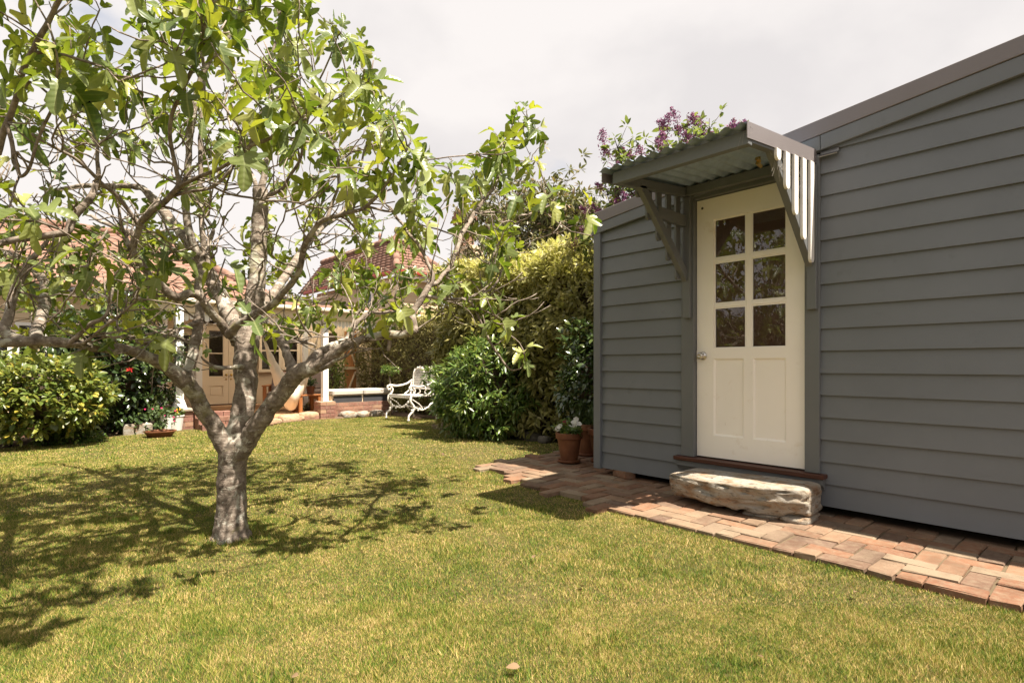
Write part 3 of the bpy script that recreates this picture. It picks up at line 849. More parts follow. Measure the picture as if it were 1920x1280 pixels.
bx('latch_plate', 'steel', shed, 4.095, 4.1035, 2.3055, 2.3085, 1.03, 1.12)
m = MB()
for z in (.55, 2.05): m.tube([(4.098, 1.4765, z - .045), (4.098, 1.4765, z + .045)], .006, 8)
m.build('hinge', 'trim_paint', shed)
bx('room_wall', 'dark_inside', shed, 6.47, 6.495, -2.595, 3.255, .2, 2.36); bx('room_ceiling', 'dark_inside', shed, 4.13, 6.46, -2.59, 3.25, 2.36, 2.368)

# awning over the door
def awn(x): return 2.355 + (x - 3.038) * 0.1065
def slope_box(y0, y1, x0, x1, dt, db, mb):
    mb.prism([(x0, awn(x0) - dt), (x0, awn(x0) - db), (x1, awn(x1) - db), (x1, awn(x1) - dt)], 'y', y0, y1)
ny = 120; ys = np.linspace(1.412, 2.412, ny); V = []; xs = np.linspace(2.985, 4.074, 8)
for x in xs:
    for y in ys: V.append((x, y, awn(x) - 0.020 + 0.0105 * math.cos(2 * math.pi * (y - 1.41) / .095) - .004 * (x > 3.9)))
i = np.arange(len(xs) - 1)[:, None] * ny + np.arange(ny - 1)[None]
Q = np.stack([i, i + 1, i + 1 + ny, i + ny], 2).reshape(-1, 4)
ar = mesh_np('awning_roof', V, [Q], 'galvanised', shed, smooth=True)
ar['label'] = 'corrugated iron sheet roofing the small awning'
for (y0, y1, f0, f1) in ((1.400, 1.4055, 1.4055, 1.460), (2.4155, 2.421, 2.362, 2.4155)):
    m = MB(); slope_box(y0, y1, 3.030, 4.070, 0.0, 0.092, m); slope_box(f0, f1, 3.030, 4.036, 0.0, 0.003, m)
    m.build('awning_barge', 'capping', shed)
for (y0, y1) in ((1.4065, 1.453), (2.345, 2.392)):
    m = MB(); slope_box(y0, y1, 3.106, 4.049, 0.040, 0.108, m); m.build('awning_rafter', 'trim_paint', shed, bevel=.002)
bx('awning_beam', 'trim_paint', shed, 3.056, 3.104, 1.4065, 2.345, 2.236, 2.316, .003)
bx('awning_beam', 'trim_paint', shed, 3.998, 4.049, 1.455, 2.343, 2.352, 2.420, .003)
def slat_mesh(mb, xc, w, zb, zt, y0, y1):
    r = w / 2; poly = [(xc - r, zt), (xc - r, zb + r)] + [(xc - r * math.cos(a), zb + r - r * math.sin(a)) for a in np.linspace(0, math.pi, 9)[1:-1]] + [(xc + r, zb + r), (xc + r, zt)]
    mb.prism(poly, 'y', y0, y1)
for side in (0, 1):
    yc0, yc1 = ((2.345, 2.390), (1.410, 1.455))[side]
    ys0, ys1 = ((2.3915, 2.4085), (1.3915, 1.4085))[side]
    m = MB()
    m.prism([(3.372, 2.300), (3.452, 2.312), (4.049, 1.735), (4.049, 1.640)], 'y', yc0, yc1)
    br = m.build('awning_bracket', 'trim_paint', shed, bevel=.002, label=('timber bracket left of the door', 'sunlit timber bracket right of the door')[side])
    bx('bracket_post', 'trim_paint', br, 4.0505, 4.0517 + .0, yc0 - .02, yc1 + .01, 1.378, 2.345) if False else bx('bracket_post', 'trim_paint', br, 4.018, 4.0515, yc0 - .022, yc1 - .004, 1.380, 2.350, .003)
    bx('rail', 'trim_paint', br, 3.62, 4.017, yc0 + .004, yc1 - .003, 2.110, 2.200, .002)
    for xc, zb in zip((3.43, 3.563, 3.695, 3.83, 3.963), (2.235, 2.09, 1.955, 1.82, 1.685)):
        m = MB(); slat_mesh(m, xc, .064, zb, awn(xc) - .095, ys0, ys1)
        m.build('slat', 'pale_slat' if side else 'trim_paint', br)  # right bracket slats coloured paler than the left ones
m = MB(); m.tube([(3.30, 1.47, 2.232), (3.345, 1.47, 2.225)], .010, 8); m.tube([(3.31, 1.47, 2.21), (3.36, 1.47, 2.20)], .012, 8); m.bar((3.33, 1.47, 2.20), (3.33, 1.47, 2.25), .008, .02)
m.build('brass_hook', 'brass', shed)
m = MB(); m.prism([(4.072, 2.452), (4.060, 2.420), (4.030, 2.402), (4.034, 2.396), (4.066, 2.412), (4.078, 2.450)], 'y', 1.265, 1.376); m.box(4.0725, 4.0755, 1.265, 1.376, 2.44, 2.50)
m.build('flashing', 'lead_flashing', shed)
m = MB()
for k in range(46):
    a = Vector((R.uniform(3.42, 3.90), R.uniform(1.40, 1.42), R.uniform(2.20, 2.29))); b = a + Vector((R.uniform(-.07, .07), R.uniform(-.006, .006), R.uniform(-.11, .02)))
    c = (a + b) / 2 + Vector((0, 0, -.012)); m.tube([a, c, b], .0008, 3)
for k in range(14):
    a = Vector((R.uniform(3.04, 3.09), R.uniform(1.40, 1.46), R.uniform(2.28, 2.35))); m.tube([a, a + Vector((R.uniform(-.03, .05), R.uniform(-.03, .03), R.uniform(-.09, .02)))], .0008, 3)
tag(m.build('cobweb', 'cobweb', shed), kind='stuff')

# stone step
bm = bmesh.new(); bmesh.ops.create_cube(bm, size=1)
bmesh.ops.subdivide_edges(bm, edges=bm.edges[:], cuts=30, use_grid_fill=True)
for v in bm.verts:
    d = v.co * 2
    n8 = (abs(d.x) ** 12 + abs(d.y) ** 12 + abs(d.z) ** 12) ** (1 / 12.0)
    p = d / max(n8, 1e-6)
    y = 1.815 + p.y * 0.475
    curve = 0.085 * (p.y ** 2) + 0.05 * max(0, -p.y) ** 3          # ends drawn back
    top = 0.212 + 0.012 * p.y * -1; bot = 0.022
    fz = (p.z + 1) / 2
    undercut = 0.10 * max(0, 0.55 - fz) * (0.5 + 0.9 * max(0, -p.y))
    x = 3.80 + p.x * 0.235 + (curve + undercut) * max(0, -p.x)
    z = bot + (top - bot) * fz
    q = Vector((x, y, z))
    k = noise.noise(q * 5 + Vector((3, 1, 0))) * .016 + noise.noise(Vector((q.x * 9, q.y * 9, q.z * 26))) * .009 + noise.noise(q * 30) * .009 + noise.noise(q * 62) * .005 - .012 * max(0, noise.noise(Vector((q.y * 11, q.z * 20, 4))) - .15)
    nrm = Vector((p.x, p.y * .6, p.z * .5)).normalized()
    if p.x < -.5: k += 0.022 * (noise.noise(Vector((q.y * 7, q.z * 16, 9))) > 0.12) * -1
    v.co = q + nrm * k * (.3 if p.z > .85 else 1) - Vector((3.8, 1.8, 0))
me = bpy.data.meshes.new('step_stone'); bm.to_mesh(me); bm.free(); me.materials.append(M['sandstone']); me.shade_smooth()
st = bpy.data.objects.new('step_stone', me); COL.objects.link(st); st.location = (3.8, 1.8, 0)
tag(st, 'long rough sandstone block serving as the step below the shed door', 'stone step')
tag(rock('packing_stone', 'sandstone', None, (3.83, 1.42, .012), (.15, .09, .028), 4, .22), 'flat broken stone wedged under the right end of the step', 'stone')
tag(rock('packing_stone', 'sandstone', None, (3.78, 1.62, .006), (.12, .13, .022), 8, .22), 'thin dark stone packed under the front middle of the step', 'stone')
lb = bpy.data.objects.new('loose_brick', BR_L[2]); COL.objects.link(lb); lb.location = (4.10, 3.02, 0.022); lb.rotation_euler = (.12, .05, 1.15)
tag(lb, 'single loose brick lying on the path at the shed corner', 'brick')

# ------------------------------------------------------------------ fig tree
fig = thing('fig_tree', 'gnarled fig tree with lichened forked trunk standing in the lawn', 'tree', tuple(cam_pt(436, 1000, 3.32)))
def limb(pts, sub=6, wob=0.0, seed=0):
    P = [cam_pt(a, b, Z) for (a, b, Z, w) in pts]
    r = [w / 2 * Z / F * 0.88 for (a, b, Z, w) in pts]
    P, r = smooth_path(P, r, sub)
    if wob:
        for i in range(1, len(P) - 1):
            q = P[i] * 9 + Vector((seed, 0, 0))
            P[i] = P[i] + Vector((noise.noise(q), noise.noise(q + Vector((7, 7, 7))), noise.noise(q + Vector((3, 9, 1))))) * wob
            r[i] *= 1 + 0.09 * noise.noise(q * 2.3)
    return P, r
LIMBS = [
 [(436, 1045, 3.32, 84), (435, 1012, 3.32, 76), (434, 988, 3.32, 64), (434, 940, 3.32, 57), (435, 890, 3.32, 56), (438, 850, 3.32, 60), (443, 822, 3.32, 52)],
 [(440, 850, 3.32, 48), (449, 795, 3.34, 46), (460, 740, 3.37, 45), (461, 690, 3.40, 47), (464, 640, 3.45, 50), (474, 590, 3.50, 42), (480, 540, 3.53, 37), (484, 480, 3.57, 34), (487, 420, 3.60, 32), (489, 352, 3.62, 30)],
 [(448, 850, 3.30, 44), (476, 806, 3.25, 38), (505, 765, 3.20, 37), (535, 725, 3.15, 38), (560, 698, 3.10, 36), (590, 688, 3.08, 31), (612, 675, 3.05, 26), (640, 655, 3.00, 21), (675, 638, 2.97, 19), (715, 630, 2.95, 18), (760, 626, 2.93, 17), (780, 619, 2.90, 15)],
 [(552, 708, 3.12, 28), (541, 670, 3.20, 20), (529, 645, 3.25, 19), (522, 629, 3.28, 20), (507, 624, 3.30, 18)],
 [(578, 694, 3.09, 22), (592, 665, 3.12, 20), (620, 650, 3.20, 17), (650, 635, 3.30, 13), (664, 612, 3.35, 13), (690, 588, 3.40, 10)],
 [(432, 856, 3.31, 42), (404, 806, 3.25, 35), (380, 765, 3.20, 34), (360, 732, 3.15, 35), (345, 711, 3.12, 38), (320, 692, 3.05, 28), (285, 672, 2.95, 25), (240, 659, 2.85, 23), (190, 650, 2.75, 22), (130, 643, 2.65, 21), (60, 640, 2.55, 21), (-40, 640, 2.40, 18), (-180, 600, 2.30, 10)],
 [(352, 722, 3.15, 26), (358, 680, 3.20, 21), (366, 640, 3.25, 22), (374, 600, 3.30, 21), (377, 565, 3.35, 18), (372, 530, 3.40, 16), (382, 480, 3.50, 12), (400, 430, 3.6, 8)],
 [(450, 640, 3.45, 38), (428, 585, 3.55, 33), (410, 545, 3.65, 29), (390, 510, 3.75, 27), (370, 478, 3.85, 26), (350, 450, 3.95, 24), (325, 418, 4.05, 22), (300, 388, 4.10, 20), (272, 356, 4.15, 14), (245, 349, 4.20, 12), (200, 349, 4.25, 11), (142, 350, 4.30, 9), (90, 360, 4.35, 6)],
]
BRANCHES = [
 [(432, 628, 3.36, 22), (400, 592, 3.25, 17), (378, 557, 3.15, 18), (355, 549, 3.10, 19), (330, 556, 3.05, 19), (300, 537, 3.00, 17), (275, 510, 2.95, 15), (255, 480, 2.90, 14), (240, 456, 2.88, 12), (226, 425, 2.86, 8), (222, 390, 2.85, 5)],
 [(252, 476, 2.90, 14), (257, 440, 2.85, 13), (272, 410, 2.80, 13), (305, 380, 2.75, 12), (330, 358, 2.70, 11), (337, 343, 2.70, 11), (330, 318, 2.68, 9), (321, 280, 2.65, 9), (319, 235, 2.60, 8), (335, 180, 2.55, 8), (362, 120, 2.50, 8), (380, 65, 2.45, 7), (400, 0, 2.40, 6), (415, -60, 2.35, 4)],
 [(335, 352, 2.70, 10), (375, 332, 2.68, 8), (409, 319, 2.66, 8), (450, 292, 2.62, 7), (480, 270, 2.60, 7), (530, 243, 2.55, 6), (574, 221, 2.50, 5)],
 [(318, 372, 2.72, 9), (360, 358, 2.75, 7), (394, 351, 2.80, 7), (420, 330, 2.80, 6), (442, 300, 2.80, 5), (455, 250, 2.80, 4)],
 [(394, 351, 2.80, 5), (430, 362, 2.85, 5), (470, 372, 2.85, 5), (530, 380, 2.82, 5), (575, 376, 2.8, 4)],
 [(244, 462, 2.88, 12), (259, 431, 2.85, 10), (242, 400, 2.80, 9), (222, 373, 2.75, 9), (200, 350, 2.70, 8), (180, 330, 2.65, 8), (150, 305, 2.60, 7), (110, 280, 2.50, 6), (60, 250, 2.40, 5)],
 [(430, 628, 3.32, 22), (450, 606, 3.25, 15), (478, 592, 3.20, 14), (510, 570, 3.12, 14), (537, 545, 3.05, 13), (556, 515, 3.00, 13), (566, 480, 2.95, 13), (573, 455, 2.90, 12), (588, 432, 2.85, 11), (612, 411, 2.80, 10), (650, 400, 2.75, 9), (687, 386, 2.70, 8), (725, 345, 2.65, 6), (752, 300, 2.60, 5), (770, 268, 2.58, 4)],
 [(687, 388, 2.70, 6), (720, 395, 2.75, 5), (755, 390, 2.80, 4), (790, 370, 2.85, 3)],
 [(612, 411, 2.80, 8), (630, 360, 2.85, 6), (635, 300, 2.90, 6), (615, 250, 2.95, 5), (600, 200, 3.00, 4)],
 [(650, 400, 2.75, 6), (672, 330, 2.80, 5), (690, 260, 2.85, 4)],
 [(384, 508, 3.74, 22), (366, 470, 3.68, 17), (351, 412, 3.65, 15), (350, 360, 3.68, 13), (352, 310, 3.70, 13), (358, 240, 3.72, 12), (372, 160, 3.75, 11), (392, 115, 3.78, 9), (420, 88, 3.80, 8), (446, 20, 3.85, 6), (455, -40, 3.90, 4)],
 [(392, 518, 3.75, 16), (378, 430, 3.72, 11), (374, 330, 3.75, 10), (379, 230, 3.80, 9), (382, 140, 3.85, 8), (378, 60, 3.90, 6), (385, -40, 3.95, 4)],
 [(779, 622, 2.90, 14), (775, 592, 2.95, 14), (790, 562, 3.00, 14), (803, 537, 3.05, 13), (812, 510, 3.10, 9), (803, 490, 3.12, 8), (785, 460, 3.15, 8), (765, 435, 3.20, 7), (744, 409, 3.25, 6), (725, 385, 3.30, 4)],
 [(803, 540, 3.05, 10), (825, 520, 3.20, 9), (845, 495, 3.35, 9), (856, 470, 3.50, 9), (870, 432, 3.65, 10), (888, 402, 3.80, 9), (910, 372, 3.90, 8), (930, 347, 3.95, 7), (940, 315, 4.00, 6), (948, 285, 4.05, 5), (965, 255, 4.10, 4), (987, 225, 4.15, 3)],
 [(890, 399, 3.80, 5), (931, 397, 4.00, 4), (975, 402, 4.20, 4), (1010, 396, 4.35, 3.5), (1040, 379, 4.45, 3)],
 [(796, 552, 3.03, 9), (830, 559, 3.10, 7), (860, 561, 3.20, 6), (890, 555, 3.30, 6), (924, 540, 3.45, 5), (945, 500, 3.55, 4), (960, 480, 3.60, 3)],
 [(866, 560, 3.22, 6), (885, 568, 3.25, 5), (899, 597, 3.25, 5), (914, 630, 3.25, 5), (935, 667, 3.25, 5), (957, 691, 3.25, 4), (978, 689, 3.25, 2.5)],
 [(725, 629, 2.95, 10), (730, 645, 2.95, 9), (729, 658, 2.95, 7)],
 [(602, 690, 3.06, 15), (622, 682, 3.00, 9), (645, 668, 2.94, 6), (665, 655, 2.90, 4)],
 [(50, 640, 2.54, 22), (10, 622, 2.55, 20), (20, 575, 2.60, 17), (32, 535, 2.65, 16), (50, 505, 2.70, 14), (66, 480, 2.72, 11), (90, 450, 2.75, 6)],
 [(-60, 470, 2.70, 14), (0, 456, 2.70, 14), (60, 445, 2.72, 14), (118, 436, 2.75, 15), (136, 415, 2.78, 15), (155, 385, 2.80, 15), (178, 352, 2.85, 12), (186, 310, 2.85, 8), (180, 260, 2.85, 5)],
 [(65, 645, 2.60, 24), (75, 600, 3.00, 22), (85, 560, 3.30, 21), (80, 520, 3.60, 19), (50, 490, 3.90, 17), (0, 470, 4.20, 14), (-50, 440, 4.4, 8)],
 [(130, 646, 2.65, 13), (150, 627, 2.62, 10), (175, 608, 2.60, 9), (195, 592, 2.60, 8), (205, 575, 2.60, 6), (212, 540, 2.6, 4)],
 [(118, 648, 2.66, 9), (160, 637, 2.60, 7), (200, 610, 2.55, 6), (232, 585, 2.50, 5), (262, 560, 2.46, 4)],
 [(-40, 640, 2.40, 15), (-60, 540, 2.35, 14), (-60, 420, 2.40, 14), (-20, 330, 2.35, 13), (15, 220, 2.30, 12), (60, 100, 2.20, 11), (90, 40, 2.15, 10), (112, -5, 2.10, 9), (140, -80, 2.00, 6)],
 [(15, 220, 2.30, 9), (24, 290, 2.28, 8), (40, 330, 2.2, 7), (60, 300, 2.15, 6), (95, 200, 2.1, 6), (110, 140, 2.05, 5), (100, 80, 2.0, 4)],
 [(476, 600, 3.52, 24), (520, 540, 3.90, 18), (560, 480, 4.30, 16), (600, 430, 4.70, 12), (640, 400, 5.00, 8), (660, 360, 5.20, 5)],
 [(388, 506, 3.78, 18), (330, 470, 4.30, 14), (260, 440, 4.80, 12), (200, 420, 5.10, 8), (150, 395, 5.3, 5)],
 [(489, 362, 3.62, 18), (500, 300, 3.70, 10), (515, 220, 3.80, 8), (505, 130, 3.90, 6), (520, 60, 3.95, 5), (535, -20, 4.00, 3)],
 [(486, 384, 3.60, 12), (470, 320, 3.70, 8), (440, 260, 3.90, 7), (420, 190, 4.10, 5)],
 [(490, 376, 3.62, 11), (530, 350, 3.50, 7), (560, 300, 3.40, 6), (575, 230, 3.30, 5), (600, 150, 3.20, 4), (630, 80, 3.15, 3)],
 [(374, 600, 3.30, 12), (350, 610, 3.15, 8), (320, 628, 3.0, 7), (285, 640, 2.92, 6), (255, 640, 2.85, 4)],
 [(462, 690, 3.38, 14), (430, 689, 3.22, 8), (405, 688, 3.15, 7), (385, 675, 3.10, 5), (378, 668, 3.08, 3)],
 [(530, 648, 3.25, 10), (548, 640, 3.3, 8), (570, 642, 3.35, 8), (592, 650, 3.4, 5)],
]
tb = MB(); SK = []; SKR = []; SKT = []
def add_skel(P, r):
    for i, p in enumerate(P):
        t = (P[min(i + 1, len(P) - 1)] - P[max(i - 1, 0)])
        SK.append(p); SKR.append(r[i]); SKT.append(t.normalized() if t.length > 1e-9 else Vector((0, 0, 1)))
for i, L in enumerate(LIMBS):
    P, r = limb(L, 7, 0.010 if i else .004, i * 3.1)
    tb.tube(P, r, 14)
    if i: add_skel(P, r)
tmp = tb.build('trunk', 'bark')
md = tmp.modifiers.new('merge', 'REMESH'); md.mode = 'VOXEL'; md.voxel_size = 0.0085
dg = bpy.context.evaluated_depsgraph_get(); dg.update()
me = bpy.data.meshes.new_from_object(tmp.evaluated_get(dg))
bpy.data.objects.remove(tmp)
nv = len(me.vertices); co = np.empty(nv * 3, np.float32); me.vertices.foreach_get('co', co); co = co.reshape(-1, 3)
nn = np.empty(nv * 3, np.float32); me.vertices.foreach_get('normal', nn); nn = nn.reshape(-1, 3)
base = cam_pt(436, 1000, 3.32)
dsp = np.empty(nv)
for i in range(nv):
    q = Vector(co[i]); s = q * 11
    d = noise.noise(s) * .0045 + noise.noise(q * 34) * .0035 + noise.noise(Vector((q.x * 22, q.y * 22, q.z * 75))) * .0022
    h = q.z
    if h < .22:                                                       # root flare and buttress ridges
        a = math.atan2(q.y - base.y, q.x - base.x); d += (.22 - h) * (.05 + .09 * math.sin(a * 5 + 1)) * max(0, .22 - h) * 2.2
    dsp[i] = d
me.vertices.foreach_set('co', (co + nn * dsp[:, None] - np.array(base, np.float32)[None]).astype(np.float32).reshape(-1)); me.update(); me.shade_smooth()
me.materials.clear(); me.materials.append(M['bark'])
to = bpy.data.objects.new('trunk', me); COL.objects.link(to); to.parent = fig
print('trunk verts', nv)
for i, L in enumerate(BRANCHES):
    P, r = limb(L, 6, 0.012, 40 + i * 1.7)
    m = MB(); m.tube(P, r, 8); m.build('branch', 'bark' if r[0] > .018 else 'twig_bark', fig, smooth=True)
    add_skel(P, r)

# crown: shoots reach out to tips spread through the crown's volume
OUTLINE = [(-900, -700), (640, -700), (560, -60), (585, 10), (640, 40), (690, 70), (698, 140), (740, 200), (775, 262), (806, 300), (845, 300), (885, 320), (918, 270), (925, 225), (985, 185), (1015, 225), (1020, 320), (1052, 372), (1010, 415), (970, 440), (965, 520), (985, 660), (970, 700), (935, 660), (900, 575), (800, 590), (740, 650), (680, 660), (640, 600), (560, 590), (520, 650), (440, 600), (390, 690), (330, 640), (240, 650), (120, 640), (40, 640), (-900, 700)]
def in_poly(x, y, poly):
    c = False; j = len(poly) - 1
    for i in range(len(poly)):
        xi, yi = poly[i]; xj, yj = poly[j]
        if (yi > y) != (yj > y) and x < (xj - xi) * (y - yi) / (yj - yi) + xi: c = not c
        j = i
    return c
ctr = Vector((CA * -1.75 + SA * 3.45, -SA * -1.75 + CA * 3.45, 0))
tips = []
tries = 0
while len(tips) < 345 and tries < 60000:
    tries += 1
    h = R.uniform(0.95, 3.7)
    rmax = 2.25 * math.sqrt(max(0.05, 1 - ((h - 1.9) / 1.95) ** 2))
    a = R.uniform(0, 2 * math.pi); rr = rmax * math.sqrt(R.uniform(0, 1))
    if R.random() > (0.25 + 0.75 * (rr / rmax) ** 1.3) and h < 2.6: continue
    p = Vector((ctr.x + rr * math.cos(a), ctr.y + rr * math.sin(a), h))
    X, Y, Z = project(p)
    X, Y, Z = float(X), float(Y), float(Z)
    if Z < 1.3 or (Z < 2.35 and Y > -110): continue
    if Z < 2.9 and Y > -110 and R.random() < .45: continue
    if h < 1.5 and X > 330 and R.random() < .45: continue
    if -250 < X < 1100 and Y > -300:
        if not in_poly(X, Y, OUTLINE): continue
    if 480 < X < 720 and 520 < Y < 720 and R.random() < .80: continue
    if 330 < X < 480 and 560 < Y < 720 and R.random() < .72: continue
    if X > 640 and h < 1.25 and R.random() < .6: continue
    if any((p - q).length < .15 for q in tips): continue
    tips.append(p)
extra_px = [(987, 205, 4.15), (1010, 240, 4.2), (960, 240, 4.1), (1040, 372, 4.45), (1005, 300, 4.15), (965, 470, 3.6), (985, 655, 3.25), (905, 590, 3.25), (770, 262, 2.58), (800, 300, 2.7), (790, 368, 2.85), (740, 215, 2.8), (690, 150, 2.85), (640, 60, 3.1), (700, 215, 2.8), (655, 160, 2.9), (574, 215, 2.5), (600, 195, 3.0), (455, 245, 2.8), (395, 60, 2.4), (365, 20, 2.42), (430, 60, 2.5), (340, 130, 2.5), (110, 120, 2.05), (60, 60, 2.0), (20, 120, 2.05), (210, 120, 2.3), (230, 150, 2.25), (20, 360, 1.95), (50, 390, 1.9), (170, 470, 2.1), (150, 500, 2.15), (240, 500, 2.3), (500, 120, 2.7), (520, 180, 2.6), (560, 130, 2.8), (610, 250, 2.6), (480, 190, 2.5), (300, 60, 2.3), (855, 350, 3.6), (885, 320, 3.8), (840, 310, 3.5), (930, 250, 4.0), (945, 420, 4.0), (850, 540, 3.1), (930, 560, 3.4), (740, 560, 2.8), (700, 585, 2.8), (660, 330, 2.7), (720, 300, 2.6)]
tips += [cam_pt(*e) for e in extra_px]
tips += [cam_pt(R.uniform(-60, 330), R.uniform(420, 640), R.uniform(2.6, 4.8)) for k in range(60)]
tips += [cam_pt(R.uniform(-1100, 520), R.uniform(-620, -150), R.uniform(1.35, 2.2)) for k in range(46)]
tips += [cam_pt(R.uniform(470, 770), R.uniform(500, 625), R.uniform(3.5, 5.0)) for k in range(34)]
bare = []
while len(bare) < 215:
    q = (R.uniform(-120, 720), R.uniform(230, 640), R.uniform(2.45, 4.6))
    if q[0] > 420 and R.random() < .55: continue
    bare.append(cam_pt(*q))
bare_ids = set(id(p) for p in bare)
tips += bare
def skel_arrays(): return np.array([tuple(p) for p in SK]), np.array(SKR), np.array([tuple(t) for t in SKT])
pend = list(tips)
S, SR, ST = skel_arrays()
dist = [min(np.linalg.norm(S - np.array(p), axis=1)) for p in pend]
pend = [p for _, p in sorted(zip(dist, pend), key=lambda t: t[0])]
tip_pos = []; tip_dir = []
twigs_drawn = 0; rest = MB()
for k, p in enumerate(pend):
    S, SR, ST = skel_arrays()
    d = np.array(p) - S; L = np.linalg.norm(d, axis=1)
    cosang = np.sum(d * ST, axis=1) / (L + 1e-6)
    cost = L * (1.25 - 0.35 * cosang) + np.maximum(0, S[:, 2] - p.z + .02) * 0.9 - np.minimum(SR, .012) * 4
    cost[L < .07] += .3
    i = int(np.argmin(cost))
    a = SK[i]; l = float(L[i]); t = SKT[i]
    if l > 1.35: continue
    up = Vector((0, 0, 1))
    c1 = a + (t * .5 + (p - a).normalized() * .6 + Vector((R.uniform(-.3, .3), R.uniform(-.3, .3), R.uniform(-.2, .1)))) * l * .35
    enddir = ((p - a).normalized() * .6 + up * .55 + Vector((R.uniform(-.4, .4), R.uniform(-.4, .4), R.uniform(-.3, .3)))).normalized()
    c2 = p - enddir * l * .32
    n = max(5, int(l / .045))
    P = []; r = []
    r0 = min(SR[i] * .85, .0046 + .0095 * l); r1 = .0034
    for j in range(n + 1):
        u = j / n
        q = a * (1 - u) ** 3 + c1 * 3 * u * (1 - u) ** 2 + c2 * 3 * u * u * (1 - u) + p * u ** 3
        w = .012 * math.sin(math.pi * u)
        q = q + Vector((noise.noise(q * 14), noise.noise(q * 14 + up * 5), noise.noise(q * 14 + up * 11))) * w * 1.8
        P.append(q); r.append((r0 + (r1 - r0) * u) * (1 + .12 * ((j % 2) - .5)))
    if twigs_drawn < 285:
        m = MB(); m.tube(P, r, 6); m.build('twig', 'twig_bark', fig, smooth=True)
    else: rest.tube(P, r, 6)
    twigs_drawn += 1
    add_skel(P[2:], r[2:])
    if id(p) in bare_ids: continue
    dd = (P[-1] - P[-3]).normalized()
    tip_pos.append(P[-1]); tip_dir.append(dd)
print('fig tips', len(tip_pos))
tag(rest.build('fine_twigs', 'twig_bark', fig, smooth=True), kind='stuff')
# thin bare twigs tangled through the middle of the crown, then short spurs with small leaves along the wood
m = MB()
for k in range(620):
    i = R.randrange(len(SK))
    if SR[min(i, len(SR) - 1)] > .02 or SK[i].z > 2.6: continue
    a = SK[i]; t = SKT[i]; l = R.uniform(.12, .45)
    d = (t.orthogonal().normalized() * R.uniform(-1, 1) + t.cross(t.orthogonal()).normalized() * R.uniform(-1, 1) + t * .6 + Vector((0, 0, R.uniform(-.1, .5)))).normalized()
    P = [a]; 
    for j in range(6):
        d = (d + Vector((R.gauss(0, .22), R.gauss(0, .22), R.gauss(.05, .2)))).normalized(); P.append(P[-1] + d * l / 6)
        if j == 3 and R.random() < .6:
            e = (d + Vector((R.gauss(0, .8), R.gauss(0, .8), R.gauss(.2, .5)))).normalized(); m.tube([P[-1], P[-1] + e * l * .2, P[-1] + e * l * .38 + Vector((0, 0, .01))], [.003, .0026, .002], 4)
    m.tube(P, list(np.linspace(.0046, .0024, 7)), 5)
tag(m.build('bare_twigs', 'twig_bark', fig, smooth=True), kind='stuff')
m = MB(); spur_pos = []; spur_dir = []
S, SR, ST = skel_arrays()
for k in range(560):
    i = R.randrange(len(SK))
    if SR[i] > .016: continue
    a = SK[i]; t = SKT[i]
    d = (t.cross(Vector((R.uniform(-1, 1), R.uniform(-1, 1), R.uniform(-1, 1)))).normalized() + t * .5 + Vector((0, 0, .35))).normalized()
    l = R.uniform(.03, .16)
    q = a + d * l * .5 + Vector((R.uniform(-.01, .01), R.uniform(-.01, .01), .004)); e = a + d * l + Vector((0, 0, .02 * l / .1))
    m.tube([a, q, e], [.0042, .0036, .0030], 5)
    if R.random() < .30:
        spur_pos.append(e); spur_dir.append(d)
tag(m.build('bare_spurs', 'twig_bark', fig, smooth=True), kind='stuff')
# leaves: big rosettes on the shoot tips, small ones on spurs
LV = [fig_leaf(s) for s in range(14)]
LP = []; LA = []; LN = []; LS = []
def rosette_fig(p, d, n, s0, s1):
    side0 = d.orthogonal().normalized(); ph = R.uniform(0, 6.28)
    for k in range(n):
        ang = ph + k * 2.4
        side = (side0 * math.cos(ang) + d.cross(side0) * math.sin(ang)).normalized()
        f = k / max(1, n - 1)                                          # 0 oldest, lowest leaf; 1 youngest, at the tip
        lift = -0.45 + 1.15 * f + R.uniform(-.25, .25)
        ax = (side * (1.0 - .45 * f) + d * lift + Vector((0, 0, -0.95 * (1 - f) - .10))).normalized()
        nor = (d * (.8 - .3 * f) + Vector((0, 0, .75)) + Vector((R.uniform(-.45, .45), R.uniform(-.45, .45), 0))).normalized()
        if f > .85: nor = (nor - side * .8).normalized()
        pos = p - d * (.075 * (1 - f)) * R.uniform(.4, 1.2)
        s = (s0 + (s1 - s0) * math.sin(math.pi * min(1, (1 - f) * .8 + .1)) ) * R.uniform(.8, 1.15)
        LP.append(tuple(pos)); LA.append(tuple(ax)); LN.append(tuple(nor)); LS.append(s)
for p, d in zip(tip_pos, tip_dir):
    X, Y, Z = project(p)
    high = p.z > 1.75
    n = R.choice((4, 5, 6, 6, 7)) if high else R.choice((2, 3, 4, 5))
    big = .158 if float(Z) < 3.2 else .150
    rosette_fig(p, d, n, .055, big if high else big * .82)
for p, d in zip(spur_pos, spur_dir):
    rosette_fig(p, d, R.choice((1, 2, 2, 3)), .03, .075)
leaf_cloud('foliage', 'fig_leaf', fig, np.array(LP), np.array(LA), np.array(LN), np.array(LS), LV, singles=295)
print('fig leaves', len(LP))
for k in range(16):
    i = R.randrange(len(tip_pos)); p = tip_pos[i] - tip_dir[i] * .05 + Vector((R.uniform(-.025, .025), R.uniform(-.025, .025), R.uniform(-.03, .01)))
    m = MB(); m.lathe([(.002, .018), (.005, .012), (.013, .0), (.015, -.012), (.010, -.022), (.001, -.026)], tuple(p), 8)
    m.build('fig_fruit', 'fig_skin', fig, smooth=True)

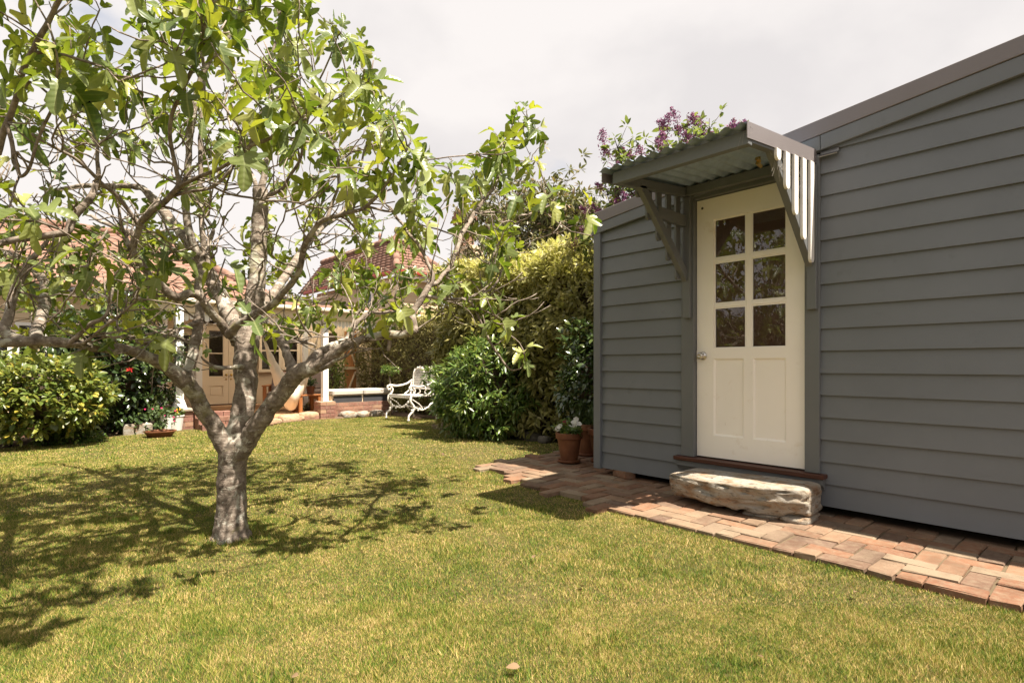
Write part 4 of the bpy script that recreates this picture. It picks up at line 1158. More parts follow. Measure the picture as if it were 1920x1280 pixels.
# ------------------------------------------------------------------ hedges, shrubs and trees
SL = [simple_leaf(.34), simple_leaf(.30, .16, .3), simple_leaf(.40, .06, .05)]
KL = [kite_leaf(.36), kite_leaf(.30, .2, .3)]
LANCE = [simple_leaf(.25, .12, .25), simple_leaf(.28, .08, .1)]
OVAL = [simple_leaf(.52, .10, .12), simple_leaf(.58, .16, .25)]

hedge = thing('tall_hedge', 'tall clipped variegated hedge beyond the shed corner with yellow top', 'hedge', (5.9, 6.0, 0))
bx('woody_core', 'stem_dark', hedge, 5.72, 6.6, 3.9, 7.3, 0.0, 2.25)  # solid dark box added inside the leaves to stop light passing
P, O = tips_box(5.28, 6.9, 3.55, 7.7, 0.06, 2.60, 4600, [('x-', 10), ('z+', 4.5), ('y+', 2.2)], .45, .30, 1.1)
topm = P[:, 2] > 2.60 - np.abs(NR.normal(0, .55, len(P)))  # upper leaves take the new growth yellow with painted-in sunlight
a = rosettes(P[~topm], O[~topm], 7, .05, .115, .45); leaf_cloud('foliage', 'hedge_leaf', hedge, *a, SL, singles=280)
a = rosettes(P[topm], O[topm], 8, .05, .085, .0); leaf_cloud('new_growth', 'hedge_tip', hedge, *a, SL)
m = MB()
for k in range(26):
    y = R.uniform(3.7, 7.5); x = R.uniform(5.5, 6.4); m.tube([(x, y, -.05), (x + R.uniform(-.1, .1), y + R.uniform(-.1, .1), .6), (x + R.uniform(-.3, .1), y + R.uniform(-.3, .3), 1.5)], [.02, .015, .008], 5)
m.build('stems', 'stem_dark', hedge)

lowh = thing('clipped_hedge', 'lower fine leaved hedge behind the white iron bench', 'hedge', (7.0, 10, 0))
bx('woody_core', 'stem_dark', lowh, 6.85, 7.5, 7.8, 12.9, -.05, 1.85)  # dark box added to keep light from showing through the hedge
P, O = tips_box(6.50, 7.7, 7.4, 13.3, -.02, 2.12, 4200, [('x-', 11), ('z+', 3), ('y+', 1)], .30, .12, 1.3)
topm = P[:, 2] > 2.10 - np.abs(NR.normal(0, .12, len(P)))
a = rosettes(P[~topm], O[~topm], 7, .05, .075, .35); leaf_cloud('foliage', 'fine_hedge_leaf', lowh, *a, KL)
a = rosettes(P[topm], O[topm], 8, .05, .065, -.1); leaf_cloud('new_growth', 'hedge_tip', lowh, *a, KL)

bh = thing('boundary_hedge', 'tall dense hedge along the far left boundary mirrored in the door panes', 'hedge', (-6.6, 4, 0))  # out of view, added for pane reflections and the light on the wall
bx('woody_core', 'stem_dark', bh, -7.6, -6.7, -3.2, 9.0, -.05, 1.9)  # added box that blocks light through the leaves
P, O = tips_box(-7.9, -6.2, -3.6, 9.4, 0, 2.25, 3000, [('z+', 3)], .4, .2, 1.2)
P2 = np.stack([-6.2 - NR.uniform(0, .4, 2600), NR.uniform(-3.6, 9.4, 2600), NR.uniform(0, 2.25, 2600)], 1); P = np.concatenate([P, P2]); O = np.concatenate([O, np.tile((1, 0, .2), (2600, 1))])
a = rosettes(P, O, 5, .07, .16, .4); leaf_cloud('foliage', 'camellia_leaf', bh, *a, KL)
def shrub(name, label, cat, c, r, mat, tips, per, size, var, spread=.05, singles=0, droop=.25, depth=.35, bump=.14, core=.55, ground=-.1, low=-.85, group=None):
    t = thing(name, label, cat, (c[0], c[1], ground), group)
    P, O = tips_ellipsoid(c, r, tips, depth, bump, 2.4, low)
    P[:, 2] = np.maximum(P[:, 2], ground + .04)
    a = rosettes(P, O, per, spread, size, droop)
    leaf_cloud('foliage', mat, t, *a, var, singles=singles)
    m = MB()
    for k in range(9):
        b = Vector((c[0] + R.uniform(-.1, .1), c[1] + R.uniform(-.1, .1), ground - .03))
        e = Vector(c) + Vector((R.uniform(-1, 1) * r[0], R.uniform(-1, 1) * r[1], R.uniform(-.3, .9) * r[2])) * .62
        m.tube([b, b.lerp(e, .5) + Vector((R.uniform(-.08, .08), R.uniform(-.08, .08), .1)), e], [.017, .011, .005], 5)
    m.build('stems', 'stem_dark', t, smooth=True)
    if core:  # dark lump added inside the shrub so light cannot pass through
        bm = bmesh.new(); bmesh.ops.create_icosphere(bm, subdivisions=3, radius=1)
        for v in bm.verts:
            v.co = Vector((v.co.x * r[0], v.co.y * r[1], v.co.z * r[2])) * core * (1 + .25 * noise.noise(v.co * 2.3)) + Vector(c) - t.location
            v.co.z = max(v.co.z, .02)
        me = bpy.data.meshes.new('woody_core'); bm.to_mesh(me); bm.free(); me.materials.append(M['stem_dark'])
        o = bpy.data.objects.new('woody_core', me); COL.objects.link(o); o.parent = t
    return t
shrub('lance_leaved_shrub', 'rounded bright green lance leaved shrub between the bench and the tall hedge', 'shrub', (5.22, 6.33, .62), (.74, .80, .80), 'bright_leaf', 1150, 8, .105, LANCE, .04, 280, .25, .40, .17, .62, -.03)
shrub('viburnum_bush', 'dark leaved bush crowding the far corner of the shed', 'shrub', (5.15, 4.15, .78), (.42, .50, .80), 'camellia_leaf', 620, 7, .075, OVAL, .05, 0, .25, .4, .14, .5, -.01)
ct = cam_pt(78, 742, 7.6)
shrub('citrus_bush', 'low bright citrus bush with yellowing leaves at the left edge of the lawn', 'shrub', tuple(ct), (.80, .80, .58), 'citrus_leaf', 850, 8, .082, OVAL, .05, 120, .1, .4, .16, .55, -.1)
b = on_z(8, 836, -.1); m = MB(); m.tube([b - Vector((0, 0, .05)), b + Vector((.05, .03, .2)), b + Vector((.2, .1, .45))], [.075, .06, .05], 9)
o = m.build('trunk', 'stem_dark', bpy.data.objects['citrus_bush'], smooth=True)
cm = cam_pt(205, 700, 9.3)
cam_sh = shrub('camellia_bush', 'dark glossy camellia bush with a few red flowers by the house wall', 'shrub', tuple(cm), (1.0, .85, 1.28), 'camellia_leaf', 1500, 7, .095, OVAL, .05, 0, .3, .4, .15, .6, -.12)
for (px, py) in ((243, 693), (140, 690)):
    p = cam_pt(px, py, 8.45)
    V = []
    a = rosettes(np.array([tuple(p)]), np.array([(-.5, -.8, .2)]), 14, .014, .042, 0)
    o = leaf_cloud('flower', 'petal_red', cam_sh, *a, OVAL); del o['kind']
pg = cam_pt(130, 822, 7.9)
shrub('groundcover_plant', 'low leafy groundcover clump beside the citrus bush on the lawn edge', 'plant', (pg.x, pg.y, -.06), (.42, .30, .16), 'bright_leaf', 260, 6, .05, OVAL, .04, 0, .1, .4, .15, 0, -.11, -.2)

def crown_tree(name, label, base, top, n_limbs, spread, mat, size, per, var, tips_per=26, r0=.07, seed=1, first=.35, bloom=0, upright=.5):
    rr = random.Random(seed)
    t = thing(name, label, 'tree', tuple(base))
    m = MB(); B = Vector(base); T = Vector(top); tp = []; td = []
    L = (T - B).length
    P, r = smooth_path([B - Vector((0, 0, .1)), B.lerp(T, .35) + Vector((rr.uniform(-.1, .1), rr.uniform(-.1, .1), 0)), B.lerp(T, .7) + Vector((rr.uniform(-.15, .15), rr.uniform(-.15, .15), 0)), T], [r0, r0 * .75, r0 * .4, r0 * .1], 5)
    m.tube(P, r, 8); mt = m.build('trunk', 'stem_dark', t, smooth=True)
    m = MB()
    for k in range(n_limbs):
        u = first + (1 - first) * (k + rr.random()) / n_limbs
        a = P[min(len(P) - 1, int(u * (len(P) - 1)))]; ang = k * 2.4 + rr.uniform(-.4, .4)
        l = spread * (1.15 - .75 * u) * rr.uniform(.7, 1.15)
        e = a + Vector((math.cos(ang) * l, math.sin(ang) * l, l * upright * rr.uniform(.6, 1.5)))
        Q, q = smooth_path([a, a.lerp(e, .5) + Vector((rr.uniform(-.1, .1), rr.uniform(-.1, .1), -.04 * l)), e], [r0 * .35 * (1.1 - u) + .006, .008, .004], 5)
        m.tube(Q, q, 5)
        for s in range(tips_per):
            f = rr.uniform(.3, 1.0); c = Q[min(len(Q) - 1, int(f * (len(Q) - 1)))]
            e2 = c + Vector((rr.gauss(0, 1), rr.gauss(0, 1), rr.gauss(.35, .8))) * .19 * spread * (.5 + .5 * f)
            if s % 3 == 0: m.tube([c, c.lerp(e2, .6) + Vector((0, 0, -.01)), e2], [.0045, .0035, .002], 4)
            tp.append(tuple(e2)); td.append(tuple((e2 - c).normalized()))
    m.build('branches', 'stem_dark', t, smooth=True)
    a = rosettes(np.array(tp), np.array(td), per, .05, size, .35); leaf_cloud('foliage', mat, t, *a, var)
    return t, tp, td
b1 = cam_pt(1035, 640, 12.0); b1.z = -.1; t1 = cam_pt(1045, 395, 11.8)
crown_tree('photinia_tree', 'loose olive brown leaved tree rising behind the yellow topped hedge', b1, t1, 36, 2.0, 'photinia_leaf', .13, 9, SL, 56, .10, 3, .3)
b2 = cam_pt(905, 640, 14.5); b2.z = -.1; t2 = cam_pt(925, 385, 14.5)
crown_tree('photinia_tree', 'smaller olive leaved tree beside the brick chimney behind the hedge', b2, t2, 20, 1.5, 'photinia_leaf', .13, 8, SL, 36, .08, 5, .3)
# lilac: several upright stems with purple panicles
lil = thing('lilac_bush', 'tall lilac with purple flower spikes rising behind the shed awning', 'shrub', (6.3, 3.75, 0))
m = MB(); tp = []; td = []; pan = []
heads = [(1152, 258, 6.6), (1170, 300, 6.5), (1200, 270, 6.5), (1228, 292, 6.4), (1245, 262, 6.3), (1270, 225, 6.4), (1288, 215, 6.4), (1300, 250, 6.3), (1330, 222, 6.3), (1345, 245, 6.2), (1375, 235, 6.2), (1135, 350, 6.7), (1150, 385, 6.6), (1175, 360, 6.5), (1120, 395, 6.9), (1165, 395, 6.6), (1215, 330, 6.4), (1255, 300, 6.3), (1310, 285, 6.2), (1095, 430, 7.0)]
root = Vector((6.42, 3.85, -.1))
for (px, py, Z) in heads:
    e = cam_pt(px, py, Z); mid = root.lerp(e, .55) + Vector((R.uniform(-.12, .12), R.uniform(-.12, .12), .15))
    b = root + Vector((R.uniform(-.25, .25), R.uniform(-.15, .35), 0))
    Pp, rr_ = smooth_path([b, mid, e], [.022, .012, .004], 8); m.tube(Pp, rr_, 6)
    for k in range(34):
        u = R.uniform(.55, 1.0); c = Pp[min(len(Pp) - 1, int(u * (len(Pp) - 1)))]
        o2 = c + Vector((R.gauss(0, 1), R.gauss(0, 1), R.gauss(.2, .7))) * .11
        m.tube([c, o2], [.004, .002], 4); tp.append(tuple(o2)); td.append(tuple((o2 - c).normalized()))
    for k in range(R.choice((2, 2, 3))): pan.append((e + Vector((R.uniform(-.13, .13), R.uniform(-.13, .13), R.uniform(-.22, -.02))), (Vector((R.uniform(-1, 1), R.uniform(-1, 1), .8))).normalized()))
m.build('stems', 'stem_dark', lil, smooth=True)
a = rosettes(np.array(tp), np.array(td), 6, .04, .085, .2); leaf_cloud('foliage', 'lilac_leaf', lil, *a, OVAL)
for (p, d) in pan:
    n = 170; P = np.array([tuple(p + d * (t * .15) + Vector((R.gauss(0, 1), R.gauss(0, 1), R.gauss(0, 1))) * .036 * (1.15 - t)) for t in NR.uniform(0, 1, n)])
    o = leaf_cloud('flower_spike', 'lilac_bloom', lil, P, unit(NR.normal(size=(n, 3))), unit(NR.normal(size=(n, 3))), np.full(n, .024), OVAL)

# ------------------------------------------------------------------ pots by the shed corner
def terracotta_pot(name, label, c, rt, h, group='terracotta pots by the shed corner', saucer=True):
    t = thing(name, label, 'pot', c, group)
    m = MB(); rb = rt * .66
    m.lathe([(rb, .0), (rb + (rt - rb) * .80, h * .78), (rt * 1.02, h * .785), (rt * 1.06, h * .80), (rt * 1.07, h * .98), (rt * 1.04, h), (rt * .93, h), (rt * .90, h * .86), (.001, h * .86)], (c[0], c[1], c[2] + (.022 if saucer else 0)), 28)
    m.build('bowl', 'terracotta', t, smooth=False).data.shade_smooth()
    t.children[0].modifiers.new('edges', 'EDGE_SPLIT').split_angle = .6
    bx('potting_soil', 'joint_soil', t, c[0] - rt * .6, c[0] + rt * .6, c[1] - rt * .6, c[1] + rt * .6, c[2] + h * .82, c[2] + h * .9)
    if saucer:
        m = MB(); m.lathe([(rt * .70, .0), (rt * .86, .006), (rt * .90, .026), (rt * .87, .030), (rt * .80, .016), (.001, .014)], c, 28)
        m.build('saucer', 'terracotta', t, smooth=True)
    return t
def flat_flower(mb, c, n, r, seed):
    rr = random.Random(seed); n = Vector(n).normalized(); u = n.orthogonal().normalized(); v = n.cross(u); k = len(mb.v)
    mb.v.append(tuple(Vector(c) - n * r * .35))
    K = 10
    for i in range(K):
        a = 2 * math.pi * i / K; q = r * (1.0 if i % 2 == 0 else .86) * rr.uniform(.9, 1.08)
        mb.v.append(tuple(Vector(c) + (u * math.cos(a) + v * math.sin(a)) * q + n * rr.uniform(-.004, .006)))
    for i in range(K): mb.f.append((k, k + 1 + i, k + 1 + (i + 1) % K))
pc = (4.30, 3.86, 0.0)
pot = terracotta_pot('terracotta_pot', 'front terracotta pot on a saucer holding white and magenta petunias', pc, .132, .285)
pet = thing('petunia_plant', 'white and magenta petunias growing in the front terracotta pot', 'flowers', (pc[0], pc[1], .27))
P, O = tips_ellipsoid((pc[0], pc[1], .335), (.135, .135, .075), 70, .5, .15, 3, -.5)
a = rosettes(P, O, 6, .02, .042, .1); leaf_cloud('foliage', 'bright_leaf', pet, *a, OVAL)
cdir = Vector((-.75, -.62, .35))
for i, (dx, dy, dz, mt) in enumerate([(-.115, .03, .10, 'petal_white'), (-.105, .065, .075, 'petal_white'), (-.04, .02, .135, 'petal_pink'), (.0, -.06, .145, 'petal_white'), (-.01, -.085, .115, 'petal_white'), (.03, -.11, .13, 'petal_white'), (-.05, -.05, .09, 'petal_white'), (.05, -.05, .17, 'petal_white')]):
    m = MB(); q = cdir + Vector((R.uniform(-.5, .5), R.uniform(-.5, .5), R.uniform(-.2, .5)))
    flat_flower(m, (pc[0] + dx, pc[1] + dy, .275 + dz), q, .033, i); m.build('flower', mt, pet)
for i, (c, lab, lab2) in enumerate([((4.80, 4.02, 0.0), 'terracotta pot in shade behind the petunia pot', 'soft green herb clump in the pot behind the petunias'), ((4.56, 3.62, 0.0), 'terracotta pot half hidden by the shed corner board', 'soft green herb clump in the pot beside the shed corner')]):
    terracotta_pot('terracotta_pot', lab, c, .15, .33)
    h = thing('herb_plant', lab2, 'plant', (c[0], c[1], .3), 'herbs in the rear pots')
    P, O = tips_ellipsoid((c[0], c[1], .45), (.17, .17, .16), 260, .9, .1, 3, -.6)
    a = rosettes(P, np.tile((0, 0, 1.0), (len(P), 1)), 6, .02, .05, -.3); leaf_cloud('foliage', 'herb_leaf', h, *a, [kite_leaf(.12, .1, .05)])
for i, (x, y, s) in enumerate([(5.36, 5.48, .10), (5.30, 5.2, .07), (5.42, 5.75, .08)]):
    tag(rock('edging_rock', 'grey_rock', None, (x, y, .01), (s, s * 1.25, s * .8), 30 + i, .25, 2), ['largest mossy grey rock in shade at the foot of the tall hedge', 'small grey rock at the hedge foot nearest the shed', 'small grey rock at the hedge foot nearest the round shrub'][i], 'rock', 'rocks at the foot of the hedge')

# ------------------------------------------------------------------ white iron bench
bench = thing('garden_bench', 'ornate white cast iron garden bench with peeling paint beside the round shrub', 'bench', (6.0, 9.65, -.06))
Y0, Y1, XF, XB, ZG = 9.22, 10.06, 5.74, 6.24, -.072
ZS = .40
def curve(mb, pts, r, n=6, sub=6):
    P, q = smooth_path([Vector(p) for p in pts], r if hasattr(r, '__len__') else [r] * len(pts), sub); mb.tube(P, q, n)
m = MB()
for k in range(11):
    x = XF + .02 + k * (XB - XF - .04) / 10; m.bar((x, Y0, ZS), (x, Y1, ZS), .030, .014)
m.bar((XF, Y0 - .01, ZS), (XF, Y1 + .01, ZS), .03, .045); m.bar((XB, Y0 - .01, ZS), (XB, Y1 + .01, ZS), .03, .03)
for k in range(12):
    y = Y0 + .05 + k * (Y1 - Y0 - .1) / 11; m.ball((XF - .004, y, ZS - .03), .022, 6, 4)
m.build('seat', 'cast_iron', bench)
for ys in (Y0, Y1):
    m = MB()
    curve(m, [(XF, ys, ZS), (XF - .015, ys, ZS - .10), (XF + .06, ys, ZS - .20), (XF + .04, ys, ZS - .28), (XF - .05, ys, ZG + .10), (XF - .06, ys, ZG + .015)], [.024, .026, .024, .022, .020, .022])
    m.ball((XF - .06, ys, ZG + .02), .028, 7, 5); m.ball((XF + .055, ys, ZS - .20), .030, 7, 5); m.ball((XF + .02, ys, ZS - .27), .026, 6, 4)
    m.build('leg', 'cast_iron', bench, smooth=True)
    m = MB()
    curve(m, [(XB, ys, ZS), (XB + .015, ys, ZS - .10), (XB - .08, ys, ZS - .20), (XB - .05, ys, ZS - .28), (XB + .06, ys, ZG + .10), (XB + .09, ys, ZG + .015)], [.024, .024, .022, .020, .018, .020])
    m.ball((XB + .09, ys, ZG + .02), .026, 7, 5)
    m.build('leg', 'cast_iron', bench, smooth=True)
    m = MB()
    curve(m, [(XF + .06, ys, ZS - .20), ((XF + XB) / 2, ys, ZS - .27), (XB - .08, ys, ZS - .20)], .014)
    curve(m, [(XF + .03, ys, ZS - .06), (XF + .20, ys, ZS - .17), ((XF + XB) / 2, ys, ZS - .26)], .010)
    for k in range(7): m.ball((XF + .10 + k * .05, ys + R.uniform(-.01, .01), ZS - .25 + R.uniform(-.03, .02)), .017, 6, 4)
    m.build('side_scroll', 'cast_iron', bench, smooth=True)
    m = MB()
    curve(m, [(XB + .04, ys, ZS + .30), (XB - .10, ys, ZS + .22), (XF + .18, ys, ZS + .185), (XF + .03, ys, ZS + .20), (XF - .035, ys, ZS + .17), (XF - .02, ys, ZS + .115), (XF + .03, ys, ZS + .13)], [.018, .020, .021, .022, .021, .018, .012])
    curve(m, [(XF + .035, ys, ZS + .18), (XF + .085, ys, ZS + .11), (XF + .045, ys, ZS + .03), (XF + .0, ys, ZS + .01)], [.014, .018, .016, .014])
    curve(m, [(XB + .03, ys, ZS + .26), (XB - .02, ys, ZS + .10), (XB - .14, ys, ZS + .01)], .014)
    m.build('armrest', 'cast_iron', bench, smooth=True)
m = MB(); m.bar((XF + .06, Y0, ZS - .22), (XB - .1, Y1, ZS - .22), .012, .012); m.bar((XF + .06, Y1, ZS - .22), (XB - .1, Y0, ZS - .22), .012, .012)
m.build('stretcher', 'cast_iron', bench)
def bk(y, z): return (XB + .02 + (z - ZS) * .16, y, z)
for (a, b) in ((Y0 + .015, (Y0 + Y1) / 2 - .025), ((Y0 + Y1) / 2 + .025, Y1 - .015)):
    m = MB(); yc = (a + b) / 2; w = (b - a) / 2
    curve(m, [bk(yc - w * .45, ZS + .12), bk(yc - w * .85, ZS + .2), bk(yc - w, ZS + .36), bk(yc - w * .8, ZS + .51), bk(yc, ZS + .55), bk(yc + w * .8, ZS + .51), bk(yc + w, ZS + .36), bk(yc + w * .85, ZS + .2), bk(yc + w * .45, ZS + .12)], .015)
    m.build('back_frame', 'cast_iron', bench, smooth=True)
    m = MB()
    for i in range(9):
        for j in range(11):
            y = yc + (i - 4) / 4.6 * w; z = ZS + .17 + j * .034
            if abs(i - 4) > 2 and (j < 1 or j > 9): continue
            c = Vector(bk(y, z)); s = .019
            ring = [c + Vector((0, math.cos(t) * s, math.sin(t) * s)) for t in np.linspace(0, 2 * math.pi, 7)]
            m.tube(ring, .0052, 4, False)
    for j in range(5): m.ball(bk(yc + (j - 2) * .045, ZS + .56 + .018 * (j == 2)), .018, 6, 4)
    for s in (-1, 1): curve(m, [bk(yc + s * w * .45, ZS + .12), bk(yc + s * w * .7, ZS + .06), bk(yc + s * .04, ZS + .02)], .012)
    m.build('back_lattice', 'cast_iron', bench)
m = MB()
for ys in (Y0, Y1): curve(m, [(XB, ys, ZS), bk(ys, ZS + .2), bk(ys, ZS + .45), (XB + .13, ys, ZS + .53)], .017)
m.bar(bk(Y0, ZS + .13), bk(Y1, ZS + .13), .014, .02); m.bar(bk(Y0 + .1, ZS + .535), bk(Y1 - .1, ZS + .535), .012, .012)
m.build('back_post', 'cast_iron', bench, smooth=True)

# ------------------------------------------------------------------ the cream house and its verandah
house = thing('house', 'cream weatherboard house with tiled roof and open verandah behind the fig tree', 'house', (4.5, 13.5, 0))
YV, YW, ZD = 11.4, 14.2, -.03
def hx(px, y): return on_y(px, 700, y).x
def hz(px, py, y): return on_y(px, py, y).z
# verandah floor: boards, brick edging
for k in range(22):
    x = 2.5 + k * .2
    bx('deck_board', 'deck_wood', house, x, x + .194, YV + .02, YW - .02, ZD - .03, ZD)
def brick_course(y0, x0, x1, z, parent, dep=.11, off=0, axis='x', mat='house_brick'):
    L = .235; s = x0 - off * L / 2
    while s < x1 - .03:
        a = max(s, x0); b = min(s + L - .010, x1)
        if b - a > .03:
            if axis == 'x': bx('brick', mat, parent, a, b, y0, y0 + dep, z, z + .074)
            else: bx('brick', mat, parent, y0, y0 + dep, a, b, z, z + .074)
        s += L
brick_course(YV - .12, 2.5, 4.80, ZD - .085, house)
bx('edging_mortar', 'mortar', house, 2.5, 4.80, YV - .113, YV - .01, ZD - .3, ZD - .018)
# house wall behind the verandah: lapped boards with openings
def clap(x0, x1, y, z0, z1, step=.155, mat='cream_board', name='weatherboard'):
    m = MB(); z = z0
    while z < z1 - .02:
        zt = min(z + step + .012, z1)
        m.prism([(y - .022, z), (y - .006, zt), (y, zt), (y, z)], 'x', x0, x1)
        z += step
    o = m.build(name, mat, house); o['kind'] = 'stuff'
    return o
def board_rows(x0, x1, y, z0, z1, step=.155):
    z = z0
    while z < z1 - .02:
        m = MB(); zt = min(z + step + .012, z1)
        m.prism([(y - .024, z), (y - .008, zt), (y + .004, zt), (y + .004, z)], 'x', x0, x1)
        m.build('weatherboard', 'cream_board', house); z += step
dl, dm, dr = hx(381, YW), hx(428, YW), 2 * hx(428, YW) - hx(381, YW)
zb, zt = .10, hz(410, 612, YW)
m = MB()
m.box(2.1, dl - .08, YW + .005, YW + .10, -.3, 2.55); m.box(dr + .08, 8.0, YW + .005, YW + .10, -.3, 2.55); m.box(dl - .08, dr + .08, YW + .005, YW + .10, zt + .42, 2.55); m.box(dl - .08, dr + .08, YW + .005, YW + .10, -.3, zb - .01)
m.build('wall', 'cream_board', house)
m = MB()
xx = hx(556, YW)
while xx < 7.9:
    m.box(xx, xx + .082, YW - .012, YW + .004, ZD, 2.5); xx += .09
tag(m.build('lining_boards', 'cream_board', house), kind='stuff')
board_rows(2.1, dl - .09, YW, ZD, 2.4)
m = MB()
m.box(dl - .08, dl - .004, YW - .05, YW + .02, zb - .02, zt + .42); m.box(dr + .004, dr + .08, YW - .05, YW + .02, zb - .02, zt + .42)
m.box(dl - .004, dr + .004, YW - .04, YW + .02, zt + .006, zt + .06); m.box(dl - .1, dr + .1, YW - .06, YW + .02, zt + .422, zt + .48)
m.build('door_frame', 'cream_trim', house)
bx('fanlight_pane', 'glass', house, dl, dr, YW + .0, YW + .006, zt + .062, zt + .415)
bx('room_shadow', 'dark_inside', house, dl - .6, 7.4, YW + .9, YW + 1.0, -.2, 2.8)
for k, (a, b) in enumerate(((dl, dm - .003), (dm + .003, dr))):
    zg = hz(405, 705, YW); w = b - a; s = .115
    m = MB()
    m.box(a, a + s, YW - .03, YW + .015, zb, zt); m.box(b - s, b, YW - .03, YW + .015, zb, zt)
    m.box(a + s, b - s, YW - .03, YW + .015, zt - .1, zt); m.box(a + s, b - s, YW - .03, YW + .015, zb, zb + .17); m.box(a + s, b - s, YW - .03, YW + .015, zg - .22, zg)
    m.box(a + s, b - s, YW - .012, YW + .015, zb + .17, zg - .22); m.box(a + s, b - s, YW - .025, YW + .01, zg + .52, zg + .545)
    d = m.build('french_door', 'cream_trim', house)
    bx('pane', 'glass', d, a + s, b - s, YW - .005, YW, zg, zt - .1)
    m = MB(); z0, z1 = zb + .21, zg - .26; m.box(a + s + .03, b - s - .03, YW - .022, YW - .0125, z0, z1); m.build('panel', 'cream_trim', d, bevel=.008)
    m = MB(); m.ball(((b - .05) if k == 0 else (a + .05), YW - .055, .78), .028, 8, 6); m.ball(((b - .05) if k == 0 else (a + .05), YW - .04, .68), .018, 6, 5); m.build('knob', 'brass', d, smooth=True)
bx('door_step', 'deck_wood', house, dl - .15, dr + .15, YW - .42, YW - .06, ZD + .001, .075, .008)
bx('door_sill', 'sill_wood', house, dl - .1, dr + .1, YW - .058, YW + .02, .076, .098)
def house_window(px0, px1, py0, py1, y, bars=1, name='window', mat='cream_trim', fr=.07):
    x0, x1 = hx(px0, y), hx(px1, y); z1, z0 = hz(px0, py0, y), hz(px1, py1, y)
    m = MB(); m.box(x0 - fr, x0, y - .05, y - .0, z0 - fr, z1 + fr); m.box(x1, x1 + fr, y - .05, y - .0, z0 - fr, z1 + fr); m.box(x0, x1, y - .05, y, z1, z1 + fr); m.box(x0 - .02 - fr, x1 + .02 + fr, y - .07, y, z0 - fr, z0)
    for k in range(bars): zz = z0 + (z1 - z0) * (k + 1) / (bars + 1); m.box(x0, x1, y - .04, y - .004, zz - .015, zz + .015)
    o = m.build(name, mat, house)
    bx('pane', 'glass', o, x0, x1, y - .0265, y - .0235, z0, z1)
    bx('blind', 'dark_inside', o, x0, x1, y - .0215, y - .0195, z0, z1)  # dark sheet behind the glass in place of a room interior
    return o
house_window(490, 522, 622, 692, YW - .03); house_window(533, 556, 625, 688, YW - .03); house_window(343, 358, 628, 692, YW - .03)
# piers, posts and columns
def pier(x0, x1, y0, y1, z0, z1, cap=True):
    m = MB(); m.box(x0 + .012, x1 - .012, y0 + .012, y1 - .012, z0 - .2, z1 - .005); p = m.build('pier', 'mortar', house)
    z = z0; k = 0
    n = max(1, round((z1 - z0) / .084)); st = (z1 - z0) / n
    for i in range(n):
        zt_ = z + st - .010
        xm = x0 + (x1 - x0) * (.62 if i % 2 else .38); ym = y0 + (y1 - y0) * (.5)
        for (a, b, c, d) in ((x0, xm - .005, y0, ym - .005), (xm + .005, x1, y0, ym - .005), (x0, xm - .005, ym + .005, y1), (xm + .005, x1, ym + .005, y1)):
            bx('brick', 'house_brick', p, a, b, c, d, z, zt_)
        z += st
    if cap: bx('cap', 'sandstone', p, x0 - .035, x1 + .035, y0 - .035, y1 + .035, z1, z1 + .045, .01)
    return p
def column(x, y, z0, z1, w=.12, flare=True):
    m = MB(); m.box(x - w / 2, x + w / 2, y - w / 2, y + w / 2, z0 + (.16 if flare else 0), z1)
    if flare:
        m.quad_box([(x - w * .9, y - w * .9, z0), (x + w * .9, y - w * .9, z0), (x + w * .9, y + w * .9, z0), (x - w * .9, y + w * .9, z0), (x - w * .55, y - w * .55, z0 + .155), (x + w * .55, y - w * .55, z0 + .155), (x + w * .55, y + w * .55, z0 + .155), (x - w * .55, y + w * .55, z0 + .155)])
    m.build('column', 'white_paint', house)
xp = hx(609, YV)
pier(xp - .16, xp + .17, YV - .16, YV + .17, -.16, .245, False); column(xp, YV, .245, 2.06, .115, False)
column(xp + .12, YV + 1.35, ZD, 2.06, .10, False)
pier(2.05, 2.42, 11.08, 11.42, -.16, .19); column(2.235, 11.25, .236, 2.06)
pier(2.05, 2.42, 12.45, 12.80, -.16, .19); column(2.235, 12.62, .236, 2.06)
column(hx(372, YW - .12), YW - .12, ZD, 2.5, .13, False)
# gutter, fascia, valance
bx('gutter', 'cream_metal', house, 1.9, 7.75, YV - .26, YV - .15, 2.12, 2.20, .02)
bx('fascia', 'cream_trim', house, 1.95, 7.75, YV - .148, YV - .10, 1.96, 2.16)
bx('beam', 'white_paint', house, 1.95, 7.75, YV - .05, YV + .05, 1.99, 2.10)
m = MB(); x = 2.0
while x < 7.7:
    w = .070; zb_ = 1.80 + (.03 if int(round(x / .083)) % 2 else 0)
    poly = [(x, 1.99), (x, zb_ + .035)] + [(x + w / 2 - math.cos(t) * w / 2, zb_ + .035 - math.sin(t) * .035) for t in np.linspace(0, math.pi, 6)[1:-1]] + [(x + w, zb_ + .035), (x + w, 1.99)]
    m.prism(poly, 'y', YV - .072, YV - .053); x += .083
tag(m.build('valance_slats', 'white_paint', house), kind='stuff')
bx('beam', 'white_paint', house, 2.18, 2.29, 11.5, 14.1, 1.90, 2.06)
# left wing
YL = 12.85
board_rows(-6, 2.18, YL, .12, 2.35)
bx('wall', 'cream_board', house, -6, 2.18, YL + .006, YL + .12, -.3, 2.5)
for k in range(3): brick_course(YL - .10, -5, 2.04, -.13 + k * .083, house, .10, k % 2)
for (a, b) in ((-14, 14), (36, 62), (92, 116), (150, 180)):
    house_window(a, b, 610, 672, YL - .03, 1, 'window', 'white_paint', .055)
bx('gutter', 'dark_panel', house, -6, 1.9, YL - .42, YL - .30, 2.30, 2.38, .02)
bx('soffit', 'white_paint', house, -6, 1.9, YL - .30, YL, 2.27, 2.30)
